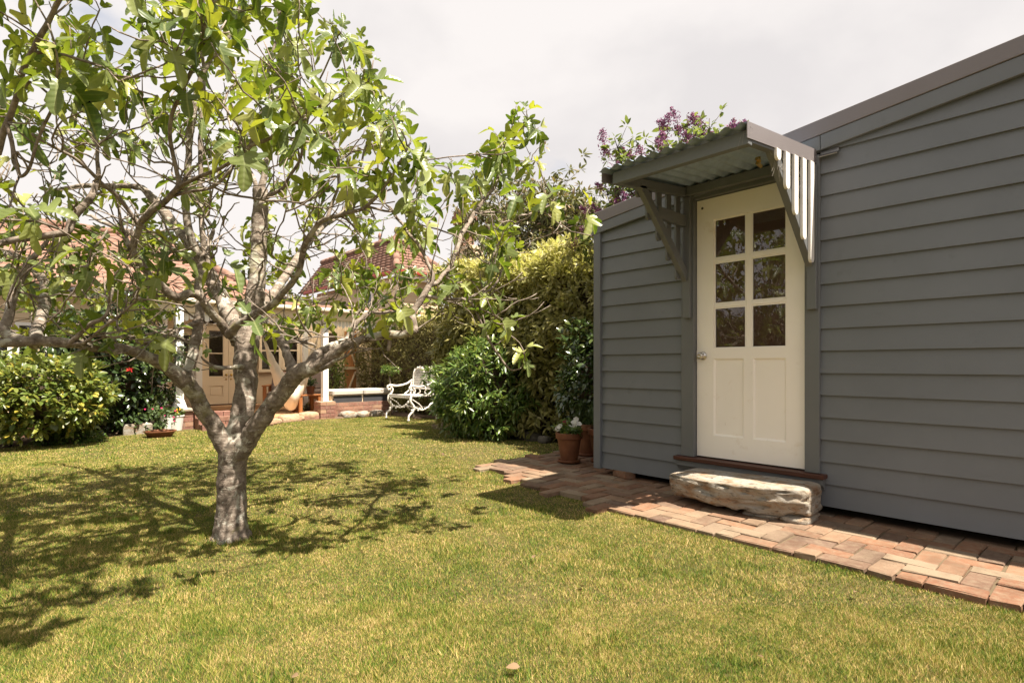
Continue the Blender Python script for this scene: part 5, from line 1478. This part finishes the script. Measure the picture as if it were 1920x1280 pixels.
# tiled roofs: real courses, each row a lipped strip with rolls
def tile_roof(name, A, B, C, D, rows, cols):
    """A-B eave left to right, D-C ridge left to right."""
    A, B, C, D = map(Vector, (A, B, C, D)); nrm = (B - A).cross(D - A).normalized()
    if nrm.z < 0: nrm = -nrm
    V = []; Fq = []
    per = 6
    for r in range(rows):
        l0, r0 = A.lerp(D, r / rows), B.lerp(C, r / rows); l1, r1 = A.lerp(D, (r + 1.12) / rows), B.lerp(C, (r + 1.12) / rows)
        k = len(V); n = cols * per
        for (a, b, h) in ((l0, r0, -.01), (l0, r0, .045), (l1, r1, .006)):
            for i in range(n + 1):
                u = i / n; roll = .018 * abs(math.sin(math.pi * i / per)) if h > 0 else 0
                V.append(tuple(a.lerp(b, u) + nrm * (h + roll)))
        for q in range(2):
            for i in range(n): Fq.append((k + q * (n + 1) + i, k + q * (n + 1) + i + 1, k + (q + 1) * (n + 1) + i + 1, k + (q + 1) * (n + 1) + i))
    o = mesh_np(name, V, [np.array(Fq)], 'roof_tile', house); o['kind'] = 'stuff'
    return o
def ridge_tiles(a, b, r=.10, name='ridge_tile'):
    a, b = Vector(a), Vector(b); n = max(1, int((b - a).length / .36))
    for k in range(n):
        p, q = a.lerp(b, k / n), a.lerp(b, (k + 1.05) / n)
        m = MB(); m.tube([p, q], [r * 1.08, r * .94], 8); m.build(name, 'roof_tile', house, smooth=True)
tile_roof('roof_tiles', (1.9, YV - .24, 2.19), (7.70, YV - .24, 2.19), (7.70, YV + .55, 2.30), (1.9, YV + .55, 2.30), 3, 26)
ws = 48; V = []
for yq, zq in ((YV + .45, 2.285), (YW + .1, 2.60)):
    for q in range(ws * 6 + 1): V.append((4.0 + 3.95 * q / (ws * 6), yq, zq + .012 * math.cos(2 * math.pi * q / 6)))
iq = np.arange(ws * 6); mesh_np('verandah_sheet', V, [np.stack([iq, iq + 1, iq + 2 + ws * 6, iq + 1 + ws * 6], 1)], 'poly_sheet', house, smooth=True)
V = [(1.9, YV + .45, 2.285), (4.0, YV + .45, 2.285), (4.0, YL + .2, 2.42), (1.9, YL + .2, 2.42)]; mesh_np('verandah_sheet', V, [np.array([(0, 1, 2, 3)])], 'poly_sheet', house)
tile_roof('roof_tiles', (-6.2, YL - .40, 2.40), (4.3, YL - .40, 2.40), (2.76, 17, 4.28), (-6.2, 17, 4.28), 15, 36)
tile_roof('roof_tiles', (4.3, YL - .40, 2.40), (4.3, 21.4, 2.40), (2.77, 17.01, 4.28), (2.76, 17, 4.28), 15, 24)
ridge_tiles((-6.2, 17, 4.34), (2.76, 17, 4.34)); ridge_tiles((4.3, YL - .4, 2.46), (2.76, 17, 4.34))
m = MB(); m.prism([(YL - .3, 2.36), (17, 4.2), (21, 2.36)], 'x', -6.1, -6.0)
m.build('gable', 'cream_board', house)
bx('wall', 'cream_board', house, -6, 4.1, 20.9, 21.0, -.3, 2.38); bx('wall', 'cream_board', house, 4.0, 4.1, YL + .1, YW, 2.62, 2.66)
# right wing with hipped roof
ex = hx(840, 13.2); xr = (7.8 + ex) / 2
wy = 13.45
z0 = 0
for k in range(24):
    z = .0 + k * .155
    if z > 3.4: break
    m = MB(); m.prism([(8.026, z), (8.010, z + .167), (8.03, z + .167), (8.03, z)], 'y', wy, 19) if False else None
    m2 = MB(); m2.v = [(7.97, wy, z), (7.97, 19, z), (7.986, 19, z + .165), (7.986, wy, z + .165), (8.0, wy, z), (8.0, 19, z), (8.0, 19, z + .165), (8.0, wy, z + .165)]
    m2.f = [(0, 3, 2, 1), (4, 5, 6, 7), (0, 1, 5, 4), (3, 7, 6, 2), (0, 4, 7, 3), (1, 2, 6, 5)]; m2.build('weatherboard', 'cream_board', house)
board_rows(7.97, ex - .15, wy - .004, .0, 3.42)
bx('wall', 'cream_board', house, 8.004, ex - .2, wy + .004, 19, -.3, 3.5)
w = on_x(687, 560, 7.96)
m = MB(); m.box(7.93, 7.968, w.y - .42, w.y - .34, 2.35, 3.2); m.box(7.93, 7.968, w.y + .34, w.y + .42, 2.35, 3.2); m.box(7.93, 7.968, w.y - .34, w.y + .34, 3.12, 3.2); m.box(7.92, 7.968, w.y - .44, w.y + .44, 2.28, 2.35)
o = m.build('window', 'white_paint', house); bx('pane', 'glass', o, 7.95, 7.956, w.y - .34, w.y + .34, 2.35, 3.12); bx('blind', 'dark_inside', o, 7.960, 7.964, w.y - .34, w.y + .34, 2.35, 3.12)  # dark sheet just behind this pane too, no room modelled
tile_roof('roof_tiles', (7.75, 20, 3.58), (7.75, 13.2, 3.58), (xr, 14.7, 4.75), (xr, 20, 4.75), 11, 22)
tile_roof('roof_tiles', (7.75, 13.2, 3.58), (ex + .05, 13.2, 3.58), (xr + .01, 14.7, 4.75), (xr - .01, 14.7, 4.75), 11, 8)
ridge_tiles((7.78, 13.23, 3.66), (xr, 14.7, 4.82)); ridge_tiles((ex, 13.23, 3.66), (xr, 14.7, 4.82)); ridge_tiles((xr, 14.7, 4.82), (xr, 20, 4.82))
for (x, y) in ((xr, 14.72), (xr, 15.7)):
    m = MB(); m.lathe([(.07, 0), (.05, .06), (.03, .12), (.06, .18), (.05, .24), (.01, .32)], (x, y, 4.86), 8); m.build('finial', 'roof_tile', house, smooth=True)
bx('gutter', 'red_metal', house, 7.68, 7.78, 13.15, 19.5, 3.48, 3.58, .02); bx('gutter', 'red_metal', house, 7.785, ex + .1, 13.08, 13.18, 3.48, 3.58, .02)
bx('fascia', 'white_paint', house, 7.80, ex + .05, 13.19, 13.22, 3.34, 3.52)
bx('soffit', 'white_paint', house, 7.79, ex + .04, 13.225, wy - .03, 3.44, 3.47)
# chimneys
c = on_y(871, 380, 16.5)
m = MB(); m.box(c.x - .25, c.x + .25, 16.25, 16.75, -.3, 6.75); ch = m.build('chimney', 'mortar', house)
for k in range(36):
    z = 3.75 + k * .0825
    e = .004 + (.05 if 30 <= k <= 31 else .08 if 32 <= k <= 33 else .03 if k > 33 else 0)
    if e > .02: bx('brick', 'house_brick', ch, c.x - .25 - e, c.x + .25 + e, 16.25 - e, 16.75 + e, z, z + .074)
    else:
        for (a, b) in (((-.254, -.09), (-.08, .09), (.10, .254)) if k % 2 else ((-.254, -.01), (.0, .254))):
            bx('brick', 'house_brick', ch, c.x + a, c.x + b, 16.246, 16.754, z, z + .074)
m = MB(); m.lathe([(.16, 0), (.17, .08), (.13, .12), (.12, .42), (.15, .46), (.15, .52), (.10, .52), (.09, .3), (.001, .3)], (c.x, 16.5, 6.75), 12); m.build('chimney_pot', 'white_pot', ch, smooth=True)
c = on_y(886, 480, 15.2)
m = MB(); m.box(c.x - .26, c.x + .26, 15, 15.5, -.3, 4.25); m.box(c.x - .30, c.x + .30, 14.96, 15.54, 4.25, 4.4); m.box(c.x - .35, c.x + .35, 14.91, 15.59, 4.4, 4.6); m.box(c.x - .29, c.x + .29, 14.97, 15.53, 4.6, 5.0); m.box(c.x - .33, c.x + .33, 14.93, 15.57, 5.0, 5.12)
m.build('chimney', 'cream_trim', house)

# ------------------------------------------------------------------ verandah furniture and garden odds and ends
sb = thing('cushioned_bench', 'low brick seat with pale cushions beside the verandah post', 'seat', (6.0, 11.6, -.1))
X0, X1 = xp + .18, hx(733, YV)
for k in range(4): brick_course(YV - .02, X0, X1, -.13 + k * .083, sb, .11, k % 2)
bx('mortar', 'mortar', sb, X0, X1, YV - .012, YV + .5, -.3, .195)
for k in range(2): a = X0 + (X1 - X0) * k / 2; bx('seat_panel', 'dark_panel', sb, a + .02, a + (X1 - X0) / 2 - .02, YV + .0, YV + .03, .20, .335)
bx('seat_base', 'cream_trim', sb, X0 - .02, X1, YV + .032, YV + .52, .196, .345)
for k in range(2): a = X0 + (X1 - X0) * k / 2; bx('cushion', 'seat_cushion', sb, a - .01 + .02 * k, a + (X1 - X0) / 2 - .005, YV - .04, YV + .5, .347, .475, .03)
gt = thing('timber_gate', 'orange brown ledged timber gate beyond the garden seat', 'gate', (hx(655, 13.0), 13.0, -.1))
gx0, gx1 = hx(640, 13.0), hx(672, 13.0)
x = gx0 + .07
while x < gx1 - .07: bx('plank', 'orange_timber', gt, x, x + .062, 13.0, 13.02, -.05, 1.85); x += .066
for x in (gx0, gx1 - .06): bx('stile', 'cream_board', gt, x, x + .06, 12.96, 13.03, -.05, 1.95)
m = MB(); m.bar((gx0 + .09, 12.98, .2), (gx1 - .09, 12.98, .85), .03, .07, (0, 1, 0)); m.bar((gx0 + .09, 12.98, 1.75), (gx1 - .09, 12.98, 1.0), .03, .07, (0, 1, 0)); m.build('brace', 'cream_board', gt)
bx('rail', 'cream_board', gt, gx0 + .06, gx1 - .06, 12.95, 12.999, .90, .97)
fn = thing('paling_fence', 'dark stained paling fence between the verandah post and the gate', 'fence', (hx(630, 13.1), 13.1, -.1))
x = hx(612, 13.1)
while x < gx0 - .06: bx('paling', 'stem_dark', fn, x, x + .09, 13.1, 13.118, -.1, 1.8); x += .094
bx('rail', 'stem_dark', fn, hx(612, 13.1), gx0 - .02, 13.12, 13.16, 1.5, 1.58)
rp = cam_pt(631, 705, 12.9)
shrub('climbing_rose', 'leafy climbing rose in front of the dark fence', 'shrub', tuple(rp), (.26, .22, .62), 'lilac_leaf', 110, 5, .07, OVAL, .05, 0, .2, .7, .2, 0, -.1)
# hammock
hm = thing('hammock', 'natural cotton hammock slung across the verandah with knotted fringe', 'hammock', (4.1, 12.2, ZD))
A, B = on_y(492, 628, 12.0), on_y(596, 628, 12.0); sag = hz(540, 768, 12.0)
V = []; nx, nyy = 48, 18
for i in range(nx + 1):
    u = i / nx; t = 2 * u - 1
    ztop = A.z - (A.z - .66) * (1 - abs(t) ** 1.25); zbot = A.z - .02 - (A.z - .05) * (1 - abs(t) ** 1.9)
    for j in range(nyy + 1):
        v = j / nyy
        V.append((A.x + (B.x - A.x) * u, 12.0 - .22 * math.sin(math.pi * v) * (1 - abs(t)) + .022 * math.sin(u * 60 + 2 * v) * (.3 + abs(t)), ztop + (zbot - ztop) * v))
i = np.arange(nx)[:, None] * (nyy + 1) + np.arange(nyy)[None]
mesh_np('cloth', V, [np.stack([i, i + 1, i + 2 + nyy, i + 1 + nyy], 2).reshape(-1, 4)], 'hammock', hm, smooth=True)
m = MB()
for P0, xo in ((A, -.02), (B, .02)):
    for k in range(5): m.tube([P0 + Vector((0, (k - 2) * .025, 0)), (P0.x + xo, 12.0, 2.02)], .006, 4)
m.build('cords', 'hammock', hm)
m = MB()
for k in range(46):
    u = .12 + .76 * k / 45; t = 2 * u - 1; x = A.x + (B.x - A.x) * u; z = A.z - .02 - (A.z - .05) * (1 - abs(t) ** 1.9) + .16; y = 11.99
    m.tube([(x, y, z), (x + R.uniform(-.01, .01), y - .01, z - .07), (x + R.uniform(-.02, .02), y - .012, z - .15)], .004, 4)
tag(m.build('fringe', 'hammock', hm), kind='stuff')
def armchair(label, x, y, rz):
    t = thing('armchair', label, 'chair', (x, y, ZD), 'timber armchairs on the verandah')
    t0 = t.location.copy(); t.location = (0, 0, 0)
    for (a, b) in ((-.33, -.33), (.33, -.33), (-.33, .33), (.33, .33)): bx('leg', 'chair_wood', t, a - .035, a + .035, b - .035, b + .035, 0, .56 if b < 0 else .56)
    for a in (-.33, .33): bx('armrest', 'chair_wood', t, a - .05, a + .05, -.40, .40, .56, .59, .006)
    m = MB(); m.box(-.295, .295, -.35, -.31, .22, .31); m.box(-.295, .295, .31, .35, .22, .31); m.box(-.35, -.31, -.29, .29, .22, .31); m.box(.31, .35, -.29, .29, .22, .31); m.build('seat_frame', 'chair_wood', t)
    bx('seat_cushion', 'cushion', t, -.29, .29, -.34, .25, .312, .44, .035)
    m = MB(); m.quad_box([(-.29, .16, .43), (.29, .16, .43), (.29, .30, .43), (-.29, .30, .43), (-.28, .30, .88), (.28, .30, .88), (.28, .42, .88), (-.28, .42, .88)]); m.build('back_cushion', 'cushion', t, bevel=.04)
    m = MB()
    for k in range(5): m.bar((-.24 + k * .12, .31, .30), (-.24 + k * .12, .44, .84), .05, .02, (0, 1, 0))
    m.bar((-.33, .45, .86), (.33, .45, .86), .05, .07); m.build('backrest', 'chair_wood', t)
    t.location = t0; t.rotation_euler.z = rz
    return t
q = on_y(532, 772, 12.9); armchair('timber armchair with taupe cushions just right of the hammock', q.x, 12.95, -.5)
q = on_y(590, 768, 13.5); armchair('timber armchair with taupe cushions behind the low side table', q.x - .05, 13.55, -.3)
q = on_y(574, 776, 12.15); tbx, tby = q.x, 12.15
tbl = thing('side_table', 'low square timber side table on the verandah boards', 'table', (tbx, tby, ZD))
bx('tabletop', 'chair_wood', tbl, tbx - .26, tbx + .26, tby - .26, tby + .26, ZD + .37, ZD + .40, .005)
for (a, b) in ((-.21, -.21), (.21, -.21), (-.21, .21), (.21, .21)): bx('leg', 'chair_wood', tbl, tbx + a - .035, tbx + a + .035, tby + b - .035, tby + b + .035, ZD, ZD + .369)
def potted(name, label, c, rt, h, mat, leaf, fl=None, r=(.12, .12, .1), cat='potted plant'):
    t = thing(name, label, cat, c)
    m = MB(); m.lathe([(rt * .72, 0), (rt * .97, h * .9), (rt * 1.03, h * .92), (rt * 1.03, h), (rt * .9, h), (rt * .88, h * .88), (.001, h * .88)], c, 18); m.build('pot', mat, t, smooth=False)
    P, O = tips_ellipsoid((c[0], c[1], c[2] + h + r[2] * .6), r, 45, .8, .15, 3, -.6)
    a = rosettes(P, O, 5, .02, .05, .1); leaf_cloud('foliage', leaf, t, *a, OVAL)
    if fl:
        for k in range(7):
          m = MB(); flat_flower(m, (c[0] + R.uniform(-1, 1) * r[0], c[1] - R.uniform(0, 1) * r[1], c[2] + h + r[2] * R.uniform(.5, 1.5)), (-.3, -.8, .5), .015, k); m.build('flower', fl, t)
    return t
potted('potted_succulent', 'small terracotta pot of succulents on the side table', (tbx + .1, tby, ZD + .402), .10, .17, 'terracotta', 'herb_leaf', None, (.12, .12, .12))
g = on_z(345, 815, -.12); potted('white_pot', 'white pot of orange flowers at the foot of the porch pier', (g.x + .05, 11.05, -.12), .13, .26, 'white_pot', 'bright_leaf', 'petal_orange', (.13, .13, .08))
potted('white_pot', 'white pot beside the flower trough under the porch column', (2.0, 11.02, -.12), .12, .28, 'white_pot', 'herb_leaf', None, (.08, .08, .06))
g = on_z(300, 818, -.10); potted('flower_trough', 'shallow terracotta bowl with tall magenta flowers on the lawn edge', (g.x, g.y, -.10), .22, .09, 'terracotta', 'herb_leaf', 'petal_pink', (.20, .17, .26))
potted('porch_pot', 'small pot of orange flowers on the rear porch pier', (2.33, 12.56, .236), .07, .09, 'terracotta', 'bright_leaf', 'petal_orange', (.08, .08, .06))
g = cam_pt(278, 772, 10.6); potted('hanging_planter', 'cream planter box on a brick ledge by the house boards', (g.x, g.y, -.08), .15, .36, 'cream_metal', 'bright_leaf', 'petal_white', (.12, .12, .05))
# brick steps and dwarf walls at the porch
stp = thing('brick_steps', 'short brick steps with low side wall below the porch columns', 'steps', (1.9, 11.2, -.12))
for k in range(3):
    for j in range(4): bx('brick', 'house_brick', stp, 2.44 + j * .155, 2.44 + j * .155 + .145, 11.28 - k * .25 - .24, 11.28 - k * .25, -.13, .16 - k * .09)
for k in range(3): brick_course(10.55, 2.46, 2.98, -.13 + k * .083, stp, .10, k % 2)
bx('side_wall', 'sandstone', stp, 1.35, 1.75, 10.72, 11.35, -.13, .05, .012)
bd = thing('garden_edging_wall', 'low dark brick garden wall behind the citrus bush', 'wall', (0, 11.3, -.12))
for k in range(3): brick_course(11.3, -2.2, 1.3, -.14 + k * .083, bd, .11, k % 2)
pk = thing('picket_edging', 'short white picket edging under the camellia', 'fence', tuple(cam_pt(240, 806, 9.6)))
pb = cam_pt(240, 806, 9.6)
for k in range(6): bx('picket', 'white_paint', pk, pb.x - .2 + k * .085, pb.x - .2 + k * .085 + .05, pb.y, pb.y + .012, -.13, .10)
bx('rail', 'white_paint', pk, pb.x - .22, pb.x + .3, pb.y + .013, pb.y + .03, .0, .03)
# rockery stones along the beds
RK = [(492, 797, .20, 'rockery'), (515, 794, .14, 'rockery'), (545, 789, .22, 'rockery'), (560, 787, .12, 'rockery'), (580, 784, .24, 'rockery'), (596, 781, .13, 'rockery'), (430, 800, .13, 'rockery'), (632, 780, .15, 'sandstone'), (650, 776, .13, 'sandstone'), (655, 781, .20, 'sandstone'), (684, 780, .18, 'sandstone'), (705, 778, .19, 'sandstone'), (735, 775, .14, 'sandstone'), (624, 777, .09, 'sandstone')]
RL = ['flat orange sandstone lump at the left end of the deck edging', 'small orange sandstone lump second along the deck edging', 'broad orange sandstone lump midway along the deck edging', 'small orange stone tucked between two broad ones at the deck', 'largest pale orange sandstone lump before the side table', 'small orange stone against the brick verandah pier', 'orange stone showing beside the fig trunk fork', 'pale rock just right of the brick verandah pier', 'upright pale rock behind the flat front rock of the bed', 'flat pale rock standing forward at the lawn corner of the bed', 'pale flat rock midway along the flower bed edge', 'long pale flat rock of the bed toward the iron bench', 'pale rock at the bed end behind the bench leg', 'smallest pale rock touching the brick pier']
for k, (px, py, s, mt) in enumerate(RK):
    p = on_z(px, py, -.10)
    tag(rock('edging_rock', mt, None, (p.x, p.y + .05, -.07), (s, s * .7, s * (.42 if k not in (8,) else .8)), 60 + k * 3, .28, 2), RL[k], 'rock', 'rocks edging the beds')
for k, (px, py, s, lab, mat) in enumerate([(662, 770, .17, 'small rose bush against the brick seat', 'bright_leaf'), (690, 772, .13, 'tiny leafy plant midway along the brick seat', 'bright_leaf'), (710, 768, .17, 'straggly flowering plant at the shaded end of the brick seat', 'herb_leaf'), (382, 768, .16, 'dry orange tinged succulent left of the French doors', 'photinia_leaf'), (578, 775, .14, 'dry orange tinged succulent under the side table', 'photinia_leaf')]):
    p = on_z(px, py, -.09)
    shrub('bed_plant', lab, 'plant', (p.x, p.y, -.09 + s), (s, s * .8, s), mat, 34, 5, .055, OVAL, .03, 0, .1, .9, .2, 0, -.09, -.6)
sr = cam_pt(732, 770, 12.0)
rose = thing('standard_rose', 'slim standard rose on one bare stem beside the bench arm', 'plant', (sr.x, sr.y, -.09))
top = cam_pt(730, 693, 12.0)
m = MB(); m.tube([(sr.x, sr.y, -.12), (sr.x + .01, sr.y, .4), (top.x, top.y, top.z - .02)], [.014, .012, .010], 6); m.build('stem', 'twig_bark', rose, smooth=True)
P, O = tips_ellipsoid((top.x, top.y, top.z), (.20, .18, .09), 60, .8, .2, 3)
a = rosettes(P, O, 5, .03, .055, .1); leaf_cloud('crown', 'bright_leaf', rose, *a, OVAL)
P, O = tips_ellipsoid((pg.x + 2.0, pg.y + 3, .6), (.1, .1, .1), 4)

# fallen leaves on the lawn
k = 0
for (px, py, lab) in [(963, 938, 'pale curled fallen leaf inside the awning shadow on the lawn'), (905, 925, 'fallen leaf at the pointed tip of the awning shadow'), (680, 880, 'fallen leaf in the dappled right edge of the fig shadow'), (560, 1270, 'pale fallen leaf at the bottom edge of the lawn'), (620, 905, 'fallen leaf on sunlit grass just right of the fig trunk'), (830, 850, 'fallen leaf on the lawn in front of the round shrub'), (1000, 1050, 'fallen leaf on open lawn below the awning shadow'), (975, 1255, 'fallen leaf low in the middle of the sunny lawn'), (310, 862, 'fallen leaf on far lawn left of the fig trunk'), (1090, 1100, 'fallen leaf on open lawn below the step stone'), (1420, 1230, 'fallen leaf on the near right of the lawn'), (1610, 1110, 'fallen leaf on the lawn close to the brick edge')]:
    p = on_z(px, py, -.01); p.z = float(lawn_z(p.x, p.y)) + .022
    co, uv, T = OVAL[k % 2]
    o = mesh_np('fallen_leaf', co * R.uniform(.03, .05), T, 'dry_leaf', None, uv); o.location = p; o.rotation_euler = (R.uniform(-.5, .5), R.uniform(-.5, .5), R.uniform(0, 6.28)); k += 1
    tag(o, lab, 'leaf', 'fallen leaves on the lawn')

# ------------------------------------------------------------------ mown grass
def vnoise(x, y, f, seed):
    rs = np.random.RandomState(seed); T = rs.rand(64, 64)
    u = x * f + 17.3; v = y * f + 5.1
    i = np.floor(u).astype(int); j = np.floor(v).astype(int); a = smooth01(u - i); b = smooth01(v - j)
    g = lambda p, q: T[p % 64, q % 64]
    return (g(i, j) * (1 - a) + g(i + 1, j) * a) * (1 - b) + (g(i, j + 1) * (1 - a) + g(i + 1, j + 1) * a) * b
PX = []; WW = []
for (za, zb, den, wid) in ((1.35, 2.4, 125000, .0018), (2.4, 3.8, 50000, .0025), (3.8, 6.2, 17000, .0040), (6.2, 12.5, 6500, .0075)):
    area = 2.1 * (zb * zb - za * za) / 2
    n = int(den * area)
    Z = np.sqrt(NR.uniform(za * za, zb * zb, n)); X = NR.uniform(-1.18, 1.08, n) * Z
    x = CA * X + SA * Z; y = -SA * X + CA * Z
    ok = (y < lawn_edge(x) + .05 * np.sin(9 * x)) & (x < 5.28 + .12 * np.sin(y * 4) + 1.15 * smooth01((y - 7.9) / 1.0)) & ~(in_path(x + .02 * np.sin(y * 13) - .03, y))
    ok &= (x - base.x) ** 2 + (y - base.y) ** 2 > .020 + .012 * np.sin(5 * np.arctan2(y - base.y, x - base.x))
    edge = np.abs(x - np.interp(y, *PEDGE))
    d = .30 + .9 * vnoise(x, y, 2.2, 1) * 1.0 + .35 * vnoise(x, y, 9, 2)
    ok &= NR.uniform(0, 1, n) < d
    PX.append(np.stack([x, y], 1)[ok]); WW.append(np.full(ok.sum(), wid))
# tufts creeping over the path edge and growing in the joints
n = 5200; y = NR.uniform(-.6, 4.3, n); x = np.interp(y, *PEDGE) + NR.normal(-.012, .022, n); PX.append(np.stack([x, y], 1)); WW.append(np.full(n, .003))
n = 2600; y = NR.uniform(-.8, 4.3, n); x = NR.uniform(3.15, 4.1, n)
gx = np.abs(((x - OX) / U) % 1 - .5) > .455; gy = np.abs(((y - OY) / U) % 1 - .5) > .455
ok = (gx | gy) & in_path(x, y) & (vnoise(x, y, 4.5, 9) > .5); PX.append(np.stack([x, y], 1)[ok]); WW.append(np.full(ok.sum(), .003))
TC = np.stack([NR.uniform(-1.5, 3.1, 130), NR.uniform(.9, 8, 130)], 1); TC = TC[~in_path(TC[:, 0] + .06, TC[:, 1])]
for c0 in TC:
    k = 150; q = c0 + NR.normal(0, 1, (k, 2)) * NR.uniform(.02, .055); PX.append(q); WW.append(np.full(k, .0034))
ra = NR.uniform(0, 6.283, 700); rr_ = NR.uniform(.11, .19, 700); PX.append(np.stack([base.x + rr_ * np.cos(ra), base.y + rr_ * np.sin(ra)], 1)); WW.append(np.full(700, .0034))
ntuft = len(TC) * 150 + 700
PX = np.concatenate(PX); WW = np.concatenate(WW); n = len(PX)
x, y = PX[:, 0], PX[:, 1]
clump = vnoise(x, y, 3.1, 5) * .6 + vnoise(x, y, 11, 6) * .4
h = (.006 + .010 * clump) * NR.uniform(.55, 1.35, n)
tall = (clump > .66) & (NR.uniform(0, 1, n) < .35); h[tall] *= 1.7; h[n - ntuft:] = NR.uniform(.014, .040, ntuft)
z = lawn_z(x, y) - .012
ang = NR.uniform(0, 2 * np.pi, n); lean = NR.uniform(.05, 1.1, n) * h
la = NR.uniform(0, 2 * np.pi, n)
bx_, by_ = np.cos(ang) * WW / 2, np.sin(ang) * WW / 2
V = np.empty((n, 3, 3), np.float32)
V[:, 0] = np.stack([x - bx_, y - by_, z], 1); V[:, 1] = np.stack([x + bx_, y + by_, z], 1)
V[:, 2] = np.stack([x + np.cos(la) * lean, y + np.sin(la) * lean, z + h], 1)
g = mesh_np('grass', V.reshape(-1, 3), [np.arange(n * 3).reshape(-1, 3)], 'grass')
tag(g, 'short mown grass, patchy green and straw', None, None, 'stuff')
print('grass blades', n)
tris = sum(sum(len(p.vertices) - 2 for p in o.data.polygons) for o in [o for o in bpy.data.objects if o.type == 'MESH' and len(o.data.polygons) < 200000])
print('tris without grass', tris, 'objects', len(bpy.data.objects))
